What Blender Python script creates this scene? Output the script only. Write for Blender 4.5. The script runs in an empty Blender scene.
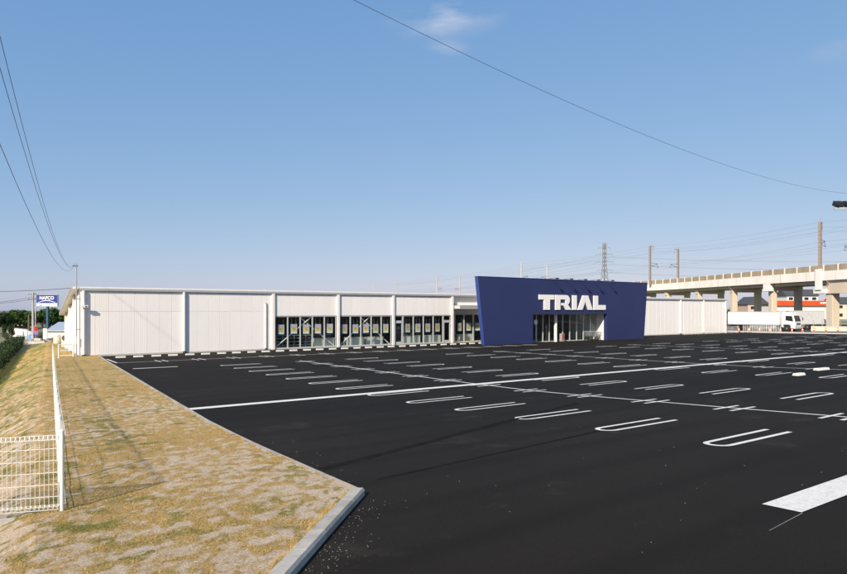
import bpy, bmesh, math, random
from mathutils import Vector, Matrix, noise
random.seed(7)
S = bpy.context.scene
COL = S.collection
# ------------------------------------------------------------------ camera
F, CX, YH, CAMZ = 619.0, 423.5, 310.0, 3.4          # photo pixels (847x574): focal length, centre, horizon; camera height
D1 = Vector((0.82598, 0.56370)); D2 = Vector((-0.56370, 0.82598))   # world x (along the store front) and y seen in (right, forward)
cam = bpy.data.cameras.new('camera'); camo = bpy.data.objects.new('camera', cam); COL.objects.link(camo)
cam.sensor_width = 36.0; cam.lens = 36.0 * F / 847.0
cam.shift_y = (YH - 287.0) / 847.0
cam.clip_start = 0.1; cam.clip_end = 9000
camo.location = (0, 0, CAMZ)
camo.rotation_euler = (math.radians(90), 0, -math.atan2(D1.y, D2.y))
S.camera = camo
# ------------------------------------------------------------------ sun and sky
SUN_EL = math.radians(33)
tosun = Vector((-0.88 * math.cos(SUN_EL), -0.475 * math.cos(SUN_EL), math.sin(SUN_EL))).normalized()
sl = bpy.data.lights.new('sun', 'SUN'); so = bpy.data.objects.new('sun', sl); COL.objects.link(so)
sl.energy = 3.35; sl.angle = math.radians(2.2); sl.color = (1.0, 0.88, 0.72)
so.rotation_euler = tosun.to_track_quat('Z', 'Y').to_euler(); so.location = (-30, -20, 40)
w = bpy.data.worlds.new('World'); S.world = w; w.use_nodes = True
nt = w.node_tree; nt.nodes.clear()
wo = nt.nodes.new('ShaderNodeOutputWorld'); bg = nt.nodes.new('ShaderNodeBackground')
sky = nt.nodes.new('ShaderNodeTexSky'); sky.sky_type = 'NISHITA'; sky.sun_disc = False
sky.sun_elevation = SUN_EL; sky.sun_rotation = math.atan2(tosun.x, tosun.y)
sky.altitude = 0; sky.air_density = 1.0; sky.dust_density = 0.5; sky.ozone_density = 2.5
bg.inputs[1].default_value = 0.096
def wn(t, **k):
    n = nt.nodes.new(t)
    for a, b in k.items(): setattr(n, a, b)
    return n
# thin wisps of cloud
tc = wn('ShaderNodeTexCoord'); mp = wn('ShaderNodeMapping'); mp.inputs['Scale'].default_value = (9, 9, 34)
nz = wn('ShaderNodeTexNoise'); nz.inputs['Scale'].default_value = 1.0; nz.inputs['Detail'].default_value = 6
rp = wn('ShaderNodeValToRGB'); rp.color_ramp.elements[0].position = 0.45; rp.color_ramp.elements[1].position = 0.75
def cdir(x, y):
    a = (x - CX) / F; b = (YH - y) / F
    return Vector((D1.x * a + D1.y, D2.x * a + D2.y, b)).normalized()
nt.links.new(tc.outputs['Generated'], mp.inputs[0]); nt.links.new(mp.outputs[0], nz.inputs[0]); nt.links.new(nz.outputs[0], rp.inputs[0])
macc = None
for (x, y, r, st) in [(455, 14, 0.095, .60), (424, 22, 0.08, .38), (446, 48, 0.045, 0.30), (838, 52, 0.05, 0.22)]:
    d = cdir(x, y)
    sub = wn('ShaderNodeVectorMath', operation='SUBTRACT'); sub.inputs[1].default_value = d
    sc_ = wn('ShaderNodeVectorMath', operation='MULTIPLY'); sc_.inputs[1].default_value = (1, 1, 2.6)
    ln = wn('ShaderNodeVectorMath', operation='LENGTH')
    mr = wn('ShaderNodeMapRange'); mr.interpolation_type = 'SMOOTHSTEP'
    mr.inputs[1].default_value = 0.0; mr.inputs[2].default_value = r; mr.inputs[3].default_value = st; mr.inputs[4].default_value = 0
    nt.links.new(tc.outputs['Generated'], sub.inputs[0]); nt.links.new(sub.outputs[0], sc_.inputs[0])
    nt.links.new(sc_.outputs[0], ln.inputs[0]); nt.links.new(ln.outputs['Value'], mr.inputs[0])
    if macc is None: macc = mr.outputs[0]
    else:
        ad = wn('ShaderNodeMath', operation='ADD'); nt.links.new(macc, ad.inputs[0]); nt.links.new(mr.outputs[0], ad.inputs[1]); macc = ad.outputs[0]
mu = wn('ShaderNodeMath', operation='MULTIPLY'); nt.links.new(macc, mu.inputs[0]); nt.links.new(rp.outputs[0], mu.inputs[1])
mx = wn('ShaderNodeMix', data_type='RGBA'); mx.inputs[7].default_value = (3.6, 3.8, 4.3, 1)
sp_ = wn('ShaderNodeSeparateColor'); cb_ = wn('ShaderNodeCombineColor'); nt.links.new(sky.outputs[0], sp_.inputs[0])
for i_, (ex_, k_) in enumerate(((.69, .865), (.45, 1.375), (.26, 2.45))):          # hazy air: the whole sky flattened channel by channel
    pw_ = wn('ShaderNodeMath', operation='POWER'); pw_.inputs[1].default_value = ex_; ml_ = wn('ShaderNodeMath', operation='MULTIPLY'); ml_.inputs[1].default_value = k_
    nt.links.new(sp_.outputs[i_], pw_.inputs[0]); nt.links.new(pw_.outputs[0], ml_.inputs[0]); nt.links.new(ml_.outputs[0], cb_.inputs[i_])
nt.links.new(mu.outputs[0], mx.inputs[0]); nt.links.new(cb_.outputs[0], mx.inputs[6])
nt.links.new(mx.outputs[2], bg.inputs[0]); nt.links.new(bg.outputs[0], wo.inputs[0])
S.view_settings.view_transform = 'Standard'; S.view_settings.look = 'None'
S.view_settings.exposure = 0.95; S.view_settings.gamma = 1.0; S.view_settings.use_curve_mapping = False

# ------------------------------------------------------------------ materials
MAT = {}
def mat(name, col, rough=0.6, metal=0.0, var=0.0, vscale=3.0, bump=0.0, bscale=60.0, spec=0.5, dirt=None, dscale=0.7, damt=0.3, stretch=None, objvar=0.0):
    """Principled with tone variation (var), a second colour in blotches (dirt) and fine bump."""
    m = bpy.data.materials.new(name); m.use_nodes = True; t = m.node_tree; b = t.nodes['Principled BSDF']
    b.inputs['Roughness'].default_value = rough; b.inputs['Metallic'].default_value = metal
    b.inputs['Specular IOR Level'].default_value = spec
    c = (*col, 1); b.inputs['Base Color'].default_value = c
    geo = t.nodes.new('ShaderNodeNewGeometry'); vec = geo.outputs['Position']
    if stretch:
        mpn = t.nodes.new('ShaderNodeMapping'); mpn.inputs['Scale'].default_value = stretch
        t.links.new(vec, mpn.inputs[0]); vec = mpn.outputs[0]
    last = None
    if var > 0 or dirt:
        n1 = t.nodes.new('ShaderNodeTexNoise'); n1.inputs['Scale'].default_value = vscale; n1.inputs['Detail'].default_value = 6
        t.links.new(vec, n1.inputs[0])
        r = t.nodes.new('ShaderNodeValToRGB'); r.color_ramp.elements[0].position = .3; r.color_ramp.elements[1].position = .7
        r.color_ramp.elements[0].color = (*[x * (1 - var) for x in col], 1); r.color_ramp.elements[1].color = (*[min(1, x * (1 + var)) for x in col], 1)
        t.links.new(n1.outputs[0], r.inputs[0]); last = r.outputs[0]
    if dirt:
        n2 = t.nodes.new('ShaderNodeTexNoise'); n2.inputs['Scale'].default_value = dscale; n2.inputs['Detail'].default_value = 8; n2.inputs['Roughness'].default_value = .65
        t.links.new(vec, n2.inputs[0])
        r2 = t.nodes.new('ShaderNodeMapRange'); r2.inputs[1].default_value = .45; r2.inputs[2].default_value = .75; r2.inputs[4].default_value = damt
        t.links.new(n2.outputs[0], r2.inputs[0])
        mm = t.nodes.new('ShaderNodeMix'); mm.data_type = 'RGBA'; mm.inputs[7].default_value = (*dirt, 1)
        t.links.new(r2.outputs[0], mm.inputs[0]); t.links.new(last, mm.inputs[6]); last = mm.outputs[2]
    if objvar:
        oi = t.nodes.new('ShaderNodeObjectInfo'); hv = t.nodes.new('ShaderNodeHueSaturation'); mr_ = t.nodes.new('ShaderNodeMapRange'); mr_.inputs[3].default_value = 1 - objvar; mr_.inputs[4].default_value = 1 + objvar
        t.links.new(oi.outputs['Random'], mr_.inputs[0]); t.links.new(mr_.outputs[0], hv.inputs['Value']); t.links.new(last, hv.inputs['Color']); last = hv.outputs[0]
    if last: t.links.new(last, b.inputs['Base Color'])
    if bump > 0:
        n3 = t.nodes.new('ShaderNodeTexNoise'); n3.inputs['Scale'].default_value = bscale; n3.inputs['Detail'].default_value = 3
        t.links.new(geo.outputs['Position'], n3.inputs[0])
        bp = t.nodes.new('ShaderNodeBump'); bp.inputs['Strength'].default_value = bump; bp.inputs['Distance'].default_value = .01
        t.links.new(n3.outputs[0], bp.inputs['Height']); t.links.new(bp.outputs[0], b.inputs['Normal'])
    MAT[name] = m; return m

def asphalt(name, col):
    m = mat(name, col, .85, bump=.55, bscale=90, spec=.1); t = m.node_tree; b = t.nodes['Principled BSDF']
    geo = [n for n in t.nodes if n.type == 'NEW_GEOMETRY'][0]; P = geo.outputs['Position']
    def nzn(s, d, sc=(1, 1, 1), ro=.6):
        mpn = t.nodes.new('ShaderNodeMapping'); mpn.inputs['Scale'].default_value = sc; t.links.new(P, mpn.inputs[0])
        n = t.nodes.new('ShaderNodeTexNoise'); n.inputs['Scale'].default_value = s; n.inputs['Detail'].default_value = d; n.inputs['Roughness'].default_value = ro
        t.links.new(mpn.outputs[0], n.inputs[0]); return n.outputs[0]
    def mixc(fac, a, c2):
        q = t.nodes.new('ShaderNodeMix'); q.data_type = 'RGBA'; t.links.new(fac, q.inputs[0])
        if isinstance(a, tuple): q.inputs[6].default_value = (*a, 1)
        else: t.links.new(a, q.inputs[6])
        if isinstance(c2, tuple): q.inputs[7].default_value = (*c2, 1)
        else: t.links.new(c2, q.inputs[7])
        return q.outputs[2]
    def rng(v, a, c, lo, hi):
        r = t.nodes.new('ShaderNodeMapRange'); r.inputs[1].default_value = a; r.inputs[2].default_value = c; r.inputs[3].default_value = lo; r.inputs[4].default_value = hi
        t.links.new(v, r.inputs[0]); return r.outputs[0]
    c1 = mixc(rng(nzn(.12, 6, (.35, 1, 1)), .33, .68, 0, 1), tuple(x * .62 for x in col), tuple(x * 1.55 for x in col))     # paving passes and worn areas
    c2 = mixc(rng(nzn(130, 3, ro=.75), .52, .72, 0, .9), c1, tuple(x * 3.4 for x in col))                                         # stone grains
    c3 = mixc(rng(nzn(.55, 9, (1, 1, 1), .72), .57, .80, 0, .38), c2, (.10, .086, .072))                                  # dusty patches
    # roller stripes along x
    wv = t.nodes.new('ShaderNodeTexWave'); wv.wave_type = 'BANDS'; wv.bands_direction = 'Y'; wv.inputs['Scale'].default_value = .22; wv.inputs['Distortion'].default_value = 1.2; wv.inputs['Detail'].default_value = 3; wv.inputs['Detail Scale'].default_value = .4
    t.links.new(P, wv.inputs[0])
    c4 = mixc(rng(wv.outputs['Fac'], .6, 1, 0, .3), c3, tuple(x * .6 for x in col))
    t.links.new(c4, b.inputs['Base Color'])
    return m

asphalt('asphalt', (.0125, .0106, .0084)); asphalt('road_asphalt', (.045, .045, .046))
mat('paint', (.72, .70, .655), .65, var=.06, vscale=8, dirt=(.20, .20, .20), dscale=22, damt=.40, bump=.3, bscale=90, spec=.25)
mat('joint', (.0097, .0082, .0065), .9, var=.35, vscale=3, spec=.08)
mat('thin_paint', (.22, .22, .21), .7, var=.08, vscale=8, dirt=(.12, .12, .12), dscale=6, damt=.6, spec=.25)
mat('panel', (.81, .785, .765), .45, var=.02, vscale=.6, spec=.35, dirt=(.62, .58, .54), dscale=.6, damt=.22, stretch=(1, 1, .2), objvar=.018)
mat('trim_white', (.80, .775, .73), .45, var=.03, spec=.4)
mat('gutter', (.36, .38, .39), .5, var=.04)
mat('alu', (.62, .64, .64), .4, metal=.3, var=.03)
mat('dark_metal', (.05, .05, .052), .55)
mat('steel', (.42, .43, .43), .5, metal=.4, var=.06)
mat('galv', (.46, .47, .47), .55, metal=.3, var=.06, vscale=2)
mat('fence_white', (.70, .70, .66), .45, var=.02, spec=.4)
mat('navy', (.024, .034, .112), .5, var=.05, vscale=.4, spec=.35)
mat('navy_edge', (.03, .055, .23), .5)
mat('letter', (.84, .82, .79), .4)
mat('soffit', (.50, .50, .49), .6)
mat('floor_in', (.42, .41, .39), .35, var=.05, vscale=.7)
mat('dark_in', (.10, .10, .10), .8, var=.15)
mat('grey_in', (.30, .30, .29), .7, var=.05)
mat('counter', (.66, .67, .63), .5, var=.03)
mat('cardboard', (.36, .24, .14), .8, var=.1)
mat('poster_blue', (.42, .53, .68), .5); mat('poster_yellow', (.80, .60, .20), .5); mat('poster_pink', (.62, .42, .55), .5); mat('poster_white', (.8, .8, .8), .5); mat('ink', (.18, .11, .06), .6)
mat('kerb', (.40, .375, .33), .8, var=.10, vscale=5, dirt=(.22, .20, .17), dscale=3.5, damt=.65, bump=.5, bscale=70, objvar=.10)
mat('concrete', (.52, .49, .44), .8, var=.08, vscale=1.5, dirt=(.33, .30, .26), dscale=.6, damt=.4, bump=.2)
mat('pier', (.62, .53, .40), .85, var=.07, vscale=.5, dirt=(.34, .28, .21), dscale=.25, damt=.5, bump=.2, stretch=(1, 1, .35))
mat('girder', (.84, .81, .75), .75, var=.05, vscale=.5, dirt=(.48, .43, .36), dscale=.3, damt=.4, stretch=(1, 1, .3))
mat('parapet', (.36, .29, .20), .85, var=.12, vscale=.7, dirt=(.22, .18, .13), dscale=.5, damt=.5, stretch=(1, 1, .5))
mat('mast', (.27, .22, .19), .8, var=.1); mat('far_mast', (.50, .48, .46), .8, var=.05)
mat('pylon_steel', (.26, .25, .24), .6, metal=.2)
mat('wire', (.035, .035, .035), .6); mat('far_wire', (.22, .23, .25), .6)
mat('pole', (.40, .39, .37), .8, var=.07, vscale=2)
mat('soil', (.26, .20, .14), .95, var=.2, vscale=1.2, bump=.3)
mat('far_field', (.12, .13, .06), .95, var=.3, vscale=.03, dirt=(.2, .18, .12), dscale=.01, damt=.6)
mat('truck_white', (.80, .80, .78), .35, var=.02, dirt=(.6, .58, .54), dscale=.8, damt=.2); mat('truck_grey', (.47, .48, .48), .4, var=.05, dirt=(.35, .34, .32), dscale=.9, damt=.4)
mat('truck_beige', (.48, .43, .37), .5, var=.05)
mat('tyre', (.02, .02, .02), .85); mat('rim', (.45, .45, .46), .4, metal=.6); mat('black', (.02, .02, .022), .5)
mat('carglass', (.02, .024, .028), .18, spec=.3); mat('lens', (.7, .7, .68), .15); mat('amber', (.7, .25, .02), .3); mat('red', (.55, .03, .03), .4)
mat('orange', (.82, .075, .012), .5, var=.03); mat('cone_orange', (.85, .12, .03), .5)
mat('wall_pink', (.52, .40, .33), .8, var=.05); mat('wall_white', (.70, .69, .66), .8, var=.04); mat('roof_dark', (.06, .065, .07), .7, var=.12)
mat('roof_metal', (.55, .60, .66), .3, metal=.5, var=.04); mat('beige', (.62, .55, .42), .6, var=.05); mat('sky_blue', (.25, .45, .72), .5); mat('purple', (.30, .2, .5), .6); mat('lime', (.45, .5, .1), .6)
mat('post_blue', (.02, .09, .16), .5); mat('sign_blue', (.018, .04, .22), .4)
mat('brown_pole', (.16, .10, .07), .85); mat('bark', (.10, .075, .05), .9, var=.2, vscale=4); mat('gravel', (.36, .33, .30), .9, var=.3, vscale=40)
def leafmat(name, a, b_):
    m = bpy.data.materials.new(name); m.use_nodes = True; t = m.node_tree; b = t.nodes['Principled BSDF']
    geo = t.nodes.new('ShaderNodeNewGeometry'); n = t.nodes.new('ShaderNodeTexNoise'); n.inputs['Scale'].default_value = 1.2; n.inputs['Detail'].default_value = 5
    t.links.new(geo.outputs['Position'], n.inputs[0])
    ad = t.nodes.new('ShaderNodeMath'); ad.operation = 'MULTIPLY_ADD'; ad.inputs[1].default_value = .5; 
    t.links.new(geo.outputs['Random Per Island'], ad.inputs[0]); t.links.new(n.outputs[0], ad.inputs[2])
    r = t.nodes.new('ShaderNodeValToRGB'); r.color_ramp.elements[0].position = .4; r.color_ramp.elements[1].position = 1.0
    r.color_ramp.elements[0].color = (*a, 1); r.color_ramp.elements[1].color = (*b_, 1)
    t.links.new(ad.outputs[0], r.inputs[0]); t.links.new(r.outputs[0], b.inputs['Base Color'])
    b.inputs['Roughness'].default_value = .6; b.inputs['Specular IOR Level'].default_value = .25
    MAT[name] = m
leafmat('leaf', (.022, .050, .012), (.085, .15, .035)); leafmat('leaf_dark', (.012, .028, .010), (.045, .075, .02)); leafmat('leaf_light', (.05, .085, .02), (.14, .19, .05))
def glassmat():
    m = bpy.data.materials.new('glass'); m.use_nodes = True; t = m.node_tree; t.nodes.clear()
    o = t.nodes.new('ShaderNodeOutputMaterial'); tr = t.nodes.new('ShaderNodeBsdfTransparent'); gl = t.nodes.new('ShaderNodeBsdfGlossy')
    tr.inputs[0].default_value = (.93, .96, .95, 1); gl.inputs['Roughness'].default_value = .02
    fr = t.nodes.new('ShaderNodeFresnel'); fr.inputs[0].default_value = 1.5; mxs = t.nodes.new('ShaderNodeMixShader')
    ge = t.nodes.new('ShaderNodeNewGeometry'); inv = t.nodes.new('ShaderNodeMath'); inv.operation = 'SUBTRACT'; inv.inputs[0].default_value = 1; ml = t.nodes.new('ShaderNodeMath'); ml.operation = 'MULTIPLY'
    t.links.new(ge.outputs['Backfacing'], inv.inputs[1]); t.links.new(fr.outputs[0], ml.inputs[0]); t.links.new(inv.outputs[0], ml.inputs[1])     # reflect on the outer face of the pane only
    t.links.new(ml.outputs[0], mxs.inputs[0]); t.links.new(tr.outputs[0], mxs.inputs[1]); t.links.new(gl.outputs[0], mxs.inputs[2]); t.links.new(mxs.outputs[0], o.inputs[0])
    MAT['glass'] = m
glassmat()
def lawnmat(name, blades=False):
    m = bpy.data.materials.new(name); m.use_nodes = True; t = m.node_tree; b = t.nodes['Principled BSDF']; b.inputs['Roughness'].default_value = .95; b.inputs['Specular IOR Level'].default_value = .1
    at = t.nodes.new('ShaderNodeAttribute'); at.attribute_name = 'cover'
    sp = t.nodes.new('ShaderNodeSeparateColor'); t.links.new(at.outputs['Color'], sp.inputs[0])
    geo = t.nodes.new('ShaderNodeNewGeometry')
    def nzn(s, d, ro=.6):
        n = t.nodes.new('ShaderNodeTexNoise'); n.inputs['Scale'].default_value = s; n.inputs['Detail'].default_value = d; n.inputs['Roughness'].default_value = ro
        t.links.new(geo.outputs['Position'], n.inputs[0]); return n.outputs[0]
    def ramp(v, cols):
        r = t.nodes.new('ShaderNodeValToRGB'); e = r.color_ramp.elements
        while len(e) < len(cols): e.new(.5)
        for i, (p, c) in enumerate(cols): e[i].position = p; e[i].color = (*c, 1)
        t.links.new(v, r.inputs[0]); return r.outputs[0]
    def mixc(fac, a, c2):
        q = t.nodes.new('ShaderNodeMix'); q.data_type = 'RGBA'; t.links.new(fac, q.inputs[0]); t.links.new(a, q.inputs[6]); t.links.new(c2, q.inputs[7]); return q.outputs[2]
    soil = ramp(nzn(45, 4, .7), [(.3, (.34, .255, .17)), (.5, (.60, .475, .345)), (.68, (.82, .68, .53))])
    dry = ramp(nzn(30, 5, .7), [(.3, (.22, .14, .05)), (.5, (.455, .31, .118)), (.7, (.64, .47, .215))])
    green = ramp(nzn(30, 5, .7), [(.3, (.10, .10, .025)), (.7, (.34, .30, .085))])
    def addn(v, n, amt):
        a = t.nodes.new('ShaderNodeMath'); a.operation = 'MULTIPLY_ADD'; a.inputs[1].default_value = amt; t.links.new(n, a.inputs[0]); t.links.new(v, a.inputs[2]); return a.outputs[0]
    def rng(v, a, c):
        r = t.nodes.new('ShaderNodeMapRange'); r.inputs[1].default_value = a; r.inputs[2].default_value = c; t.links.new(v, r.inputs[0]); return r.outputs[0]
    g = mixc(rng(addn(sp.outputs[1], nzn(9, 6, .7), .7), .72, .98), dry, green)
    if blades: last = g
    else: last = mixc(rng(addn(sp.outputs[0], nzn(11, 8, .8), 1.25), 1.0, 1.26), soil, g)
    t.links.new(last, b.inputs['Base Color'])
    if not blades:
        bp = t.nodes.new('ShaderNodeBump'); bp.inputs['Strength'].default_value = 1.0; bp.inputs['Distance'].default_value = .04
        t.links.new(nzn(35, 5, .75), bp.inputs['Height']); t.links.new(bp.outputs[0], b.inputs['Normal'])
    MAT[name] = m
lawnmat('lawn'); lawnmat('blades', True)

# ------------------------------------------------------------------ helpers
class MB:
    def __init__(s): s.v = []; s.f = []
    def add(s, vs, fs):
        o = len(s.v); s.v += [tuple(p) for p in vs]; s.f += [tuple(i + o for i in q) for q in fs]; return s
    def box(s, x0, x1, y0, y1, z0, z1):
        return s.add([(x0, y0, z0), (x1, y0, z0), (x1, y1, z0), (x0, y1, z0), (x0, y0, z1), (x1, y0, z1), (x1, y1, z1), (x0, y1, z1)],
                     [(3, 2, 1, 0), (4, 5, 6, 7), (0, 1, 5, 4), (1, 2, 6, 5), (2, 3, 7, 6), (3, 0, 4, 7)])
    def beam(s, p0, p1, wd, h, up=(0, 0, 1)):      # rectangular bar from p0 to p1
        p0 = Vector(p0); p1 = Vector(p1); d = (p1 - p0).normalized(); up = Vector(up)
        if abs(d.dot(up)) > .99: up = Vector((1, 0, 0))
        a = d.cross(up).normalized() * wd / 2; b = a.cross(d).normalized() * h / 2
        vs = [p + i * a + j * b for p in (p0, p1) for i, j in ((-1, -1), (1, -1), (1, 1), (-1, 1))]
        return s.add(vs, [(0, 1, 2, 3), (7, 6, 5, 4), (0, 4, 5, 1), (1, 5, 6, 2), (2, 6, 7, 3), (3, 7, 4, 0)])
    def tube(s, pts, r, n=8, caps=True):           # tube along points; r a number or list
        pts = [Vector(p) for p in pts]; rs = r if isinstance(r, (list, tuple)) else [r] * len(pts); vs = []; fs = []
        ref = Vector((0, 0, 1))
        d0 = (pts[-1] - pts[0]).normalized()
        if abs(d0.dot(ref)) > .9: ref = Vector((1, 0, 0))
        for i, p in enumerate(pts):
            d = (pts[min(i + 1, len(pts) - 1)] - pts[max(i - 1, 0)]).normalized()
            a = d.cross(ref).normalized(); b = d.cross(a)
            for k in range(n):
                t = 2 * math.pi * k / n; vs.append(p + (a * math.cos(t) + b * math.sin(t)) * rs[i])
        for i in range(len(pts) - 1):
            for k in range(n): fs.append((i * n + k, i * n + (k + 1) % n, (i + 1) * n + (k + 1) % n, (i + 1) * n + k))
        if caps: fs.append(tuple(range(n))[::-1]); fs.append(tuple((len(pts) - 1) * n + k for k in range(n)))
        return s.add(vs, fs)
    def lathe(s, prof, n=16, c=(0, 0, 0), axis='z'):
        vs = []; fs = []
        for r, h in prof:
            for k in range(n):
                t = 2 * math.pi * k / n
                q = (r * math.cos(t), r * math.sin(t), h) if axis == 'z' else (r * math.cos(t), h, r * math.sin(t))
                vs.append((q[0] + c[0], q[1] + c[1], q[2] + c[2]))
        for i in range(len(prof) - 1):
            for k in range(n): fs.append((i * n + k, i * n + (k + 1) % n, (i + 1) * n + (k + 1) % n, (i + 1) * n + k))
        fs.append(tuple(range(n))[::-1]); fs.append(tuple((len(prof) - 1) * n + k for k in range(n)))
        return s.add(vs, fs)
    def prism(s, poly, a, b, axis='y'):            # polygon (2D) extruded along an axis from a to b
        def P(q, t): return (q[0], t, q[1]) if axis == 'y' else ((t, q[0], q[1]) if axis == 'x' else (q[0], q[1], t))
        n = len(poly); vs = [P(q, a) for q in poly] + [P(q, b) for q in poly]
        return s.add(vs, [tuple(range(n)), tuple(range(2 * n - 1, n - 1, -1))] + [(i, n + i, n + (i + 1) % n, (i + 1) % n) for i in range(n)])
def mesh(name, mb, m, bev=0, smooth=False):
    me = bpy.data.meshes.new(name); me.from_pydata(mb.v, [], mb.f)
    bm = bmesh.new(); bm.from_mesh(me)
    bmesh.ops.recalc_face_normals(bm, faces=bm.faces)
    if bev: bmesh.ops.bevel(bm, geom=[e for e in bm.edges if len(e.link_faces) == 2 and e.calc_face_angle(0) > .5], offset=bev, segments=2, affect='EDGES', profile=.5)
    if smooth:
        for fc in bm.faces: fc.smooth = True
        for e in bm.edges:
            if len(e.link_faces) == 2 and e.calc_face_angle(0) > .7: e.smooth = False
    bm.to_mesh(me); bm.free(); me.materials.append(MAT[m]); return me
def put(name, me, parent=None, loc=(0, 0, 0), rot=(0, 0, 0), scale=(1, 1, 1)):
    o = bpy.data.objects.new(name, me); COL.objects.link(o); o.location = loc; o.rotation_euler = rot; o.scale = scale
    if parent: o.parent = parent
    return o
def obj(name, mb, m, parent=None, bev=0, smooth=False, base=None):
    """one mesh object. Vertices are in world space (re-based on the parent's or its own base) unless the thing is local."""
    off = None
    if parent is not None and not parent.get('_local'): off = WB[parent.name]
    elif parent is None and base is not None: off = Vector(base)
    if off is not None: mb.v = [(p[0] - off.x, p[1] - off.y, p[2] - off.z) for p in mb.v]
    o = put(name, mesh(name, mb, m, bev, smooth), parent)
    if parent is not None and not parent.get('_local'): WB[o.name] = WB[parent.name]
    elif parent is not None: o['_local'] = 1
    elif base is not None: o.location = base; WB[o.name] = Vector(base)
    else: WB[o.name] = Vector((0, 0, 0))
    return o
WB = {}
def tag(o, label, cat, group=None):
    o['label'] = label; o['category'] = cat
    if group: o['group'] = group
    return o
def thing(name, label, cat, loc=(0, 0, 0), rotz=0, group=None, local=False):
    o = bpy.data.objects.new(name, None); COL.objects.link(o); o.location = loc; o.rotation_euler = (0, 0, rotz); o.empty_display_size = .2
    tag(o, label, cat, group); WB[o.name] = Vector(loc)
    if local: o['_local'] = 1
    return o
def struct(o): o['kind'] = 'structure'; return o
def stuff(o): o['kind'] = 'stuff'; return o
def dup(o, parent=None, loc=None, rotz=None, label=None):
    c = o.copy(); COL.objects.link(c)
    if parent: c.parent = parent
    if loc: c.location = loc
    if rotz is not None: c.rotation_euler.z = rotz
    if label: c['label'] = label
    for ch in o.children: dup(ch, c)
    return c
def cw(X, Z, z=0): # (right, forward) of the camera -> world
    return Vector((D1.x * X + D1.y * Z, D2.x * X + D2.y * Z, z))
def at(x, Z, z=0): # photo column and forward distance -> world
    return cw((x - CX) / F * Z, Z, z)
def zy(y, Z): return CAMZ + (YH - y) * Z / F
def interp(T, v):
    if v <= T[0][0]: return T[0][1]
    for (a, za), (b, zb) in zip(T, T[1:]):
        if v <= b: return za + (zb - za) * (v - a) / (b - a)
    return T[-1][1]
LOTZ = [(-30, 1.45), (3, 1.13), (6.25, .98), (8.7, .85), (11.3, .72), (13.8, .60), (16.2, .50), (20, .42), (25, .34), (30, .27), (36, .18), (44, .06), (49.5, 0)]
def lz(v): return interp(LOTZ, v)
def catmull(pts, n):
    out = []
    for i in range(len(pts) - 1):
        p0 = pts[max(i - 1, 0)]; p1 = pts[i]; p2 = pts[i + 1]; p3 = pts[min(i + 2, len(pts) - 1)]
        for k in range(n):
            t = k / n
            out.append(.5 * ((2 * p1) + (p2 - p0) * t + (2 * p0 - 5 * p1 + 4 * p2 - p3) * t * t + (3 * p1 - p0 - 3 * p2 + p3) * t ** 3))
    out.append(pts[-1]); return out

# ------------------------------------------------------------------ ground, lot, lawn
def kerbu(v): return interp([(7.28, 4.02), (12, 4.2), (19, 4.58), (51, 6.0)], v)      # outer edge of the long kerb
def fenceu(v): return .63 + (v - 8.94) * .0566
def lawnz(u, v):
    z = lz(v) + .07; fu = fenceu(v)
    if u < fu + 1.5: z -= .02 * (fu + 1.5 - u)
    if u < fu - .25:
        d = fu - .25 - u; z -= .40 * d * min(1, d / 1.2 + .35)
    z += .025 * noise.noise((u * .8, v * .8, 3.1)) + .008 * noise.noise((u * 5, v * 5, 1.3))
    if u < fu - .3: z += .06 * noise.noise((u * 1.3, v * .9, 7.7)) + .025 * noise.noise((u * 4, v * 3, 2.2))
    return z
def smooth(a, b, x):
    t = max(0, min(1, (x - a) / (b - a))); return t * t * (3 - 2 * t)
def gz(u, v): return -1.60 + 1.48 * smooth(-2.5, 7.5, u)
def spread(lo, hi, inner0, inner1, step):
    xs = [inner0 + i * step for i in range(int((inner1 - inner0) / step) + 1)]
    a = xs[0]; st = step
    left = []
    while a > lo: st *= 1.6; a -= st; left.append(max(a, lo))
    b = xs[-1]; st = step; right = []
    while b < hi: st *= 1.6; b += st; right.append(min(b, hi))
    return left[::-1] + xs + right
def grid(us, vs, zf, keep=None):
    mb = MB(); idx = {}
    for j, v in enumerate(vs):
        for i, u in enumerate(us): idx[i, j] = len(mb.v); mb.v.append((u, v, zf(u, v)))
    for j in range(len(vs) - 1):
        for i in range(len(us) - 1):
            if keep is None or keep(.5 * (us[i] + us[i + 1]), .5 * (vs[j] + vs[j + 1])): mb.f.append((idx[i, j], idx[i + 1, j], idx[i + 1, j + 1], idx[i, j + 1]))
    return mb
struct(obj('ground', grid(spread(-4000, 4000, -4, 8, .8), spread(-4000, 4000, -40, 120, 20), gz), 'far_field'))

# the parking lot sheet: rows of cells from the kerb line to the far kerb
vs = [-30, -20, -10, -4, 0, 2, 3, 4, 5, 5.11, 6.25, 7.28, 8.7, 10, 11.3, 12.5, 13.8, 15, 16.2, 18, 20, 22, 25, 28, 30, 33, 36, 40, 44, 47, 49.5, 51.0]
def nearku(v): return 4.02 + (v - 7.28) * (1.94 / 2.17)      # the short kerb that runs towards the pole
def lotu(v): return (kerbu(v) if v >= 7.28 else max(-9.0, nearku(v))) - .05
mb = MB()
for v in vs:
    u0 = lotu(v)
    for k in range(13): mb.v.append((u0 + (93 - u0) * (k / 12) ** 1.6, v, lz(v)))
for j in range(len(vs) - 1):
    for k in range(12): a = j * 13 + k; mb.f.append((a, a + 1, a + 14, a + 13))
lot = struct(obj('parking_lot', mb, 'asphalt'))

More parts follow.
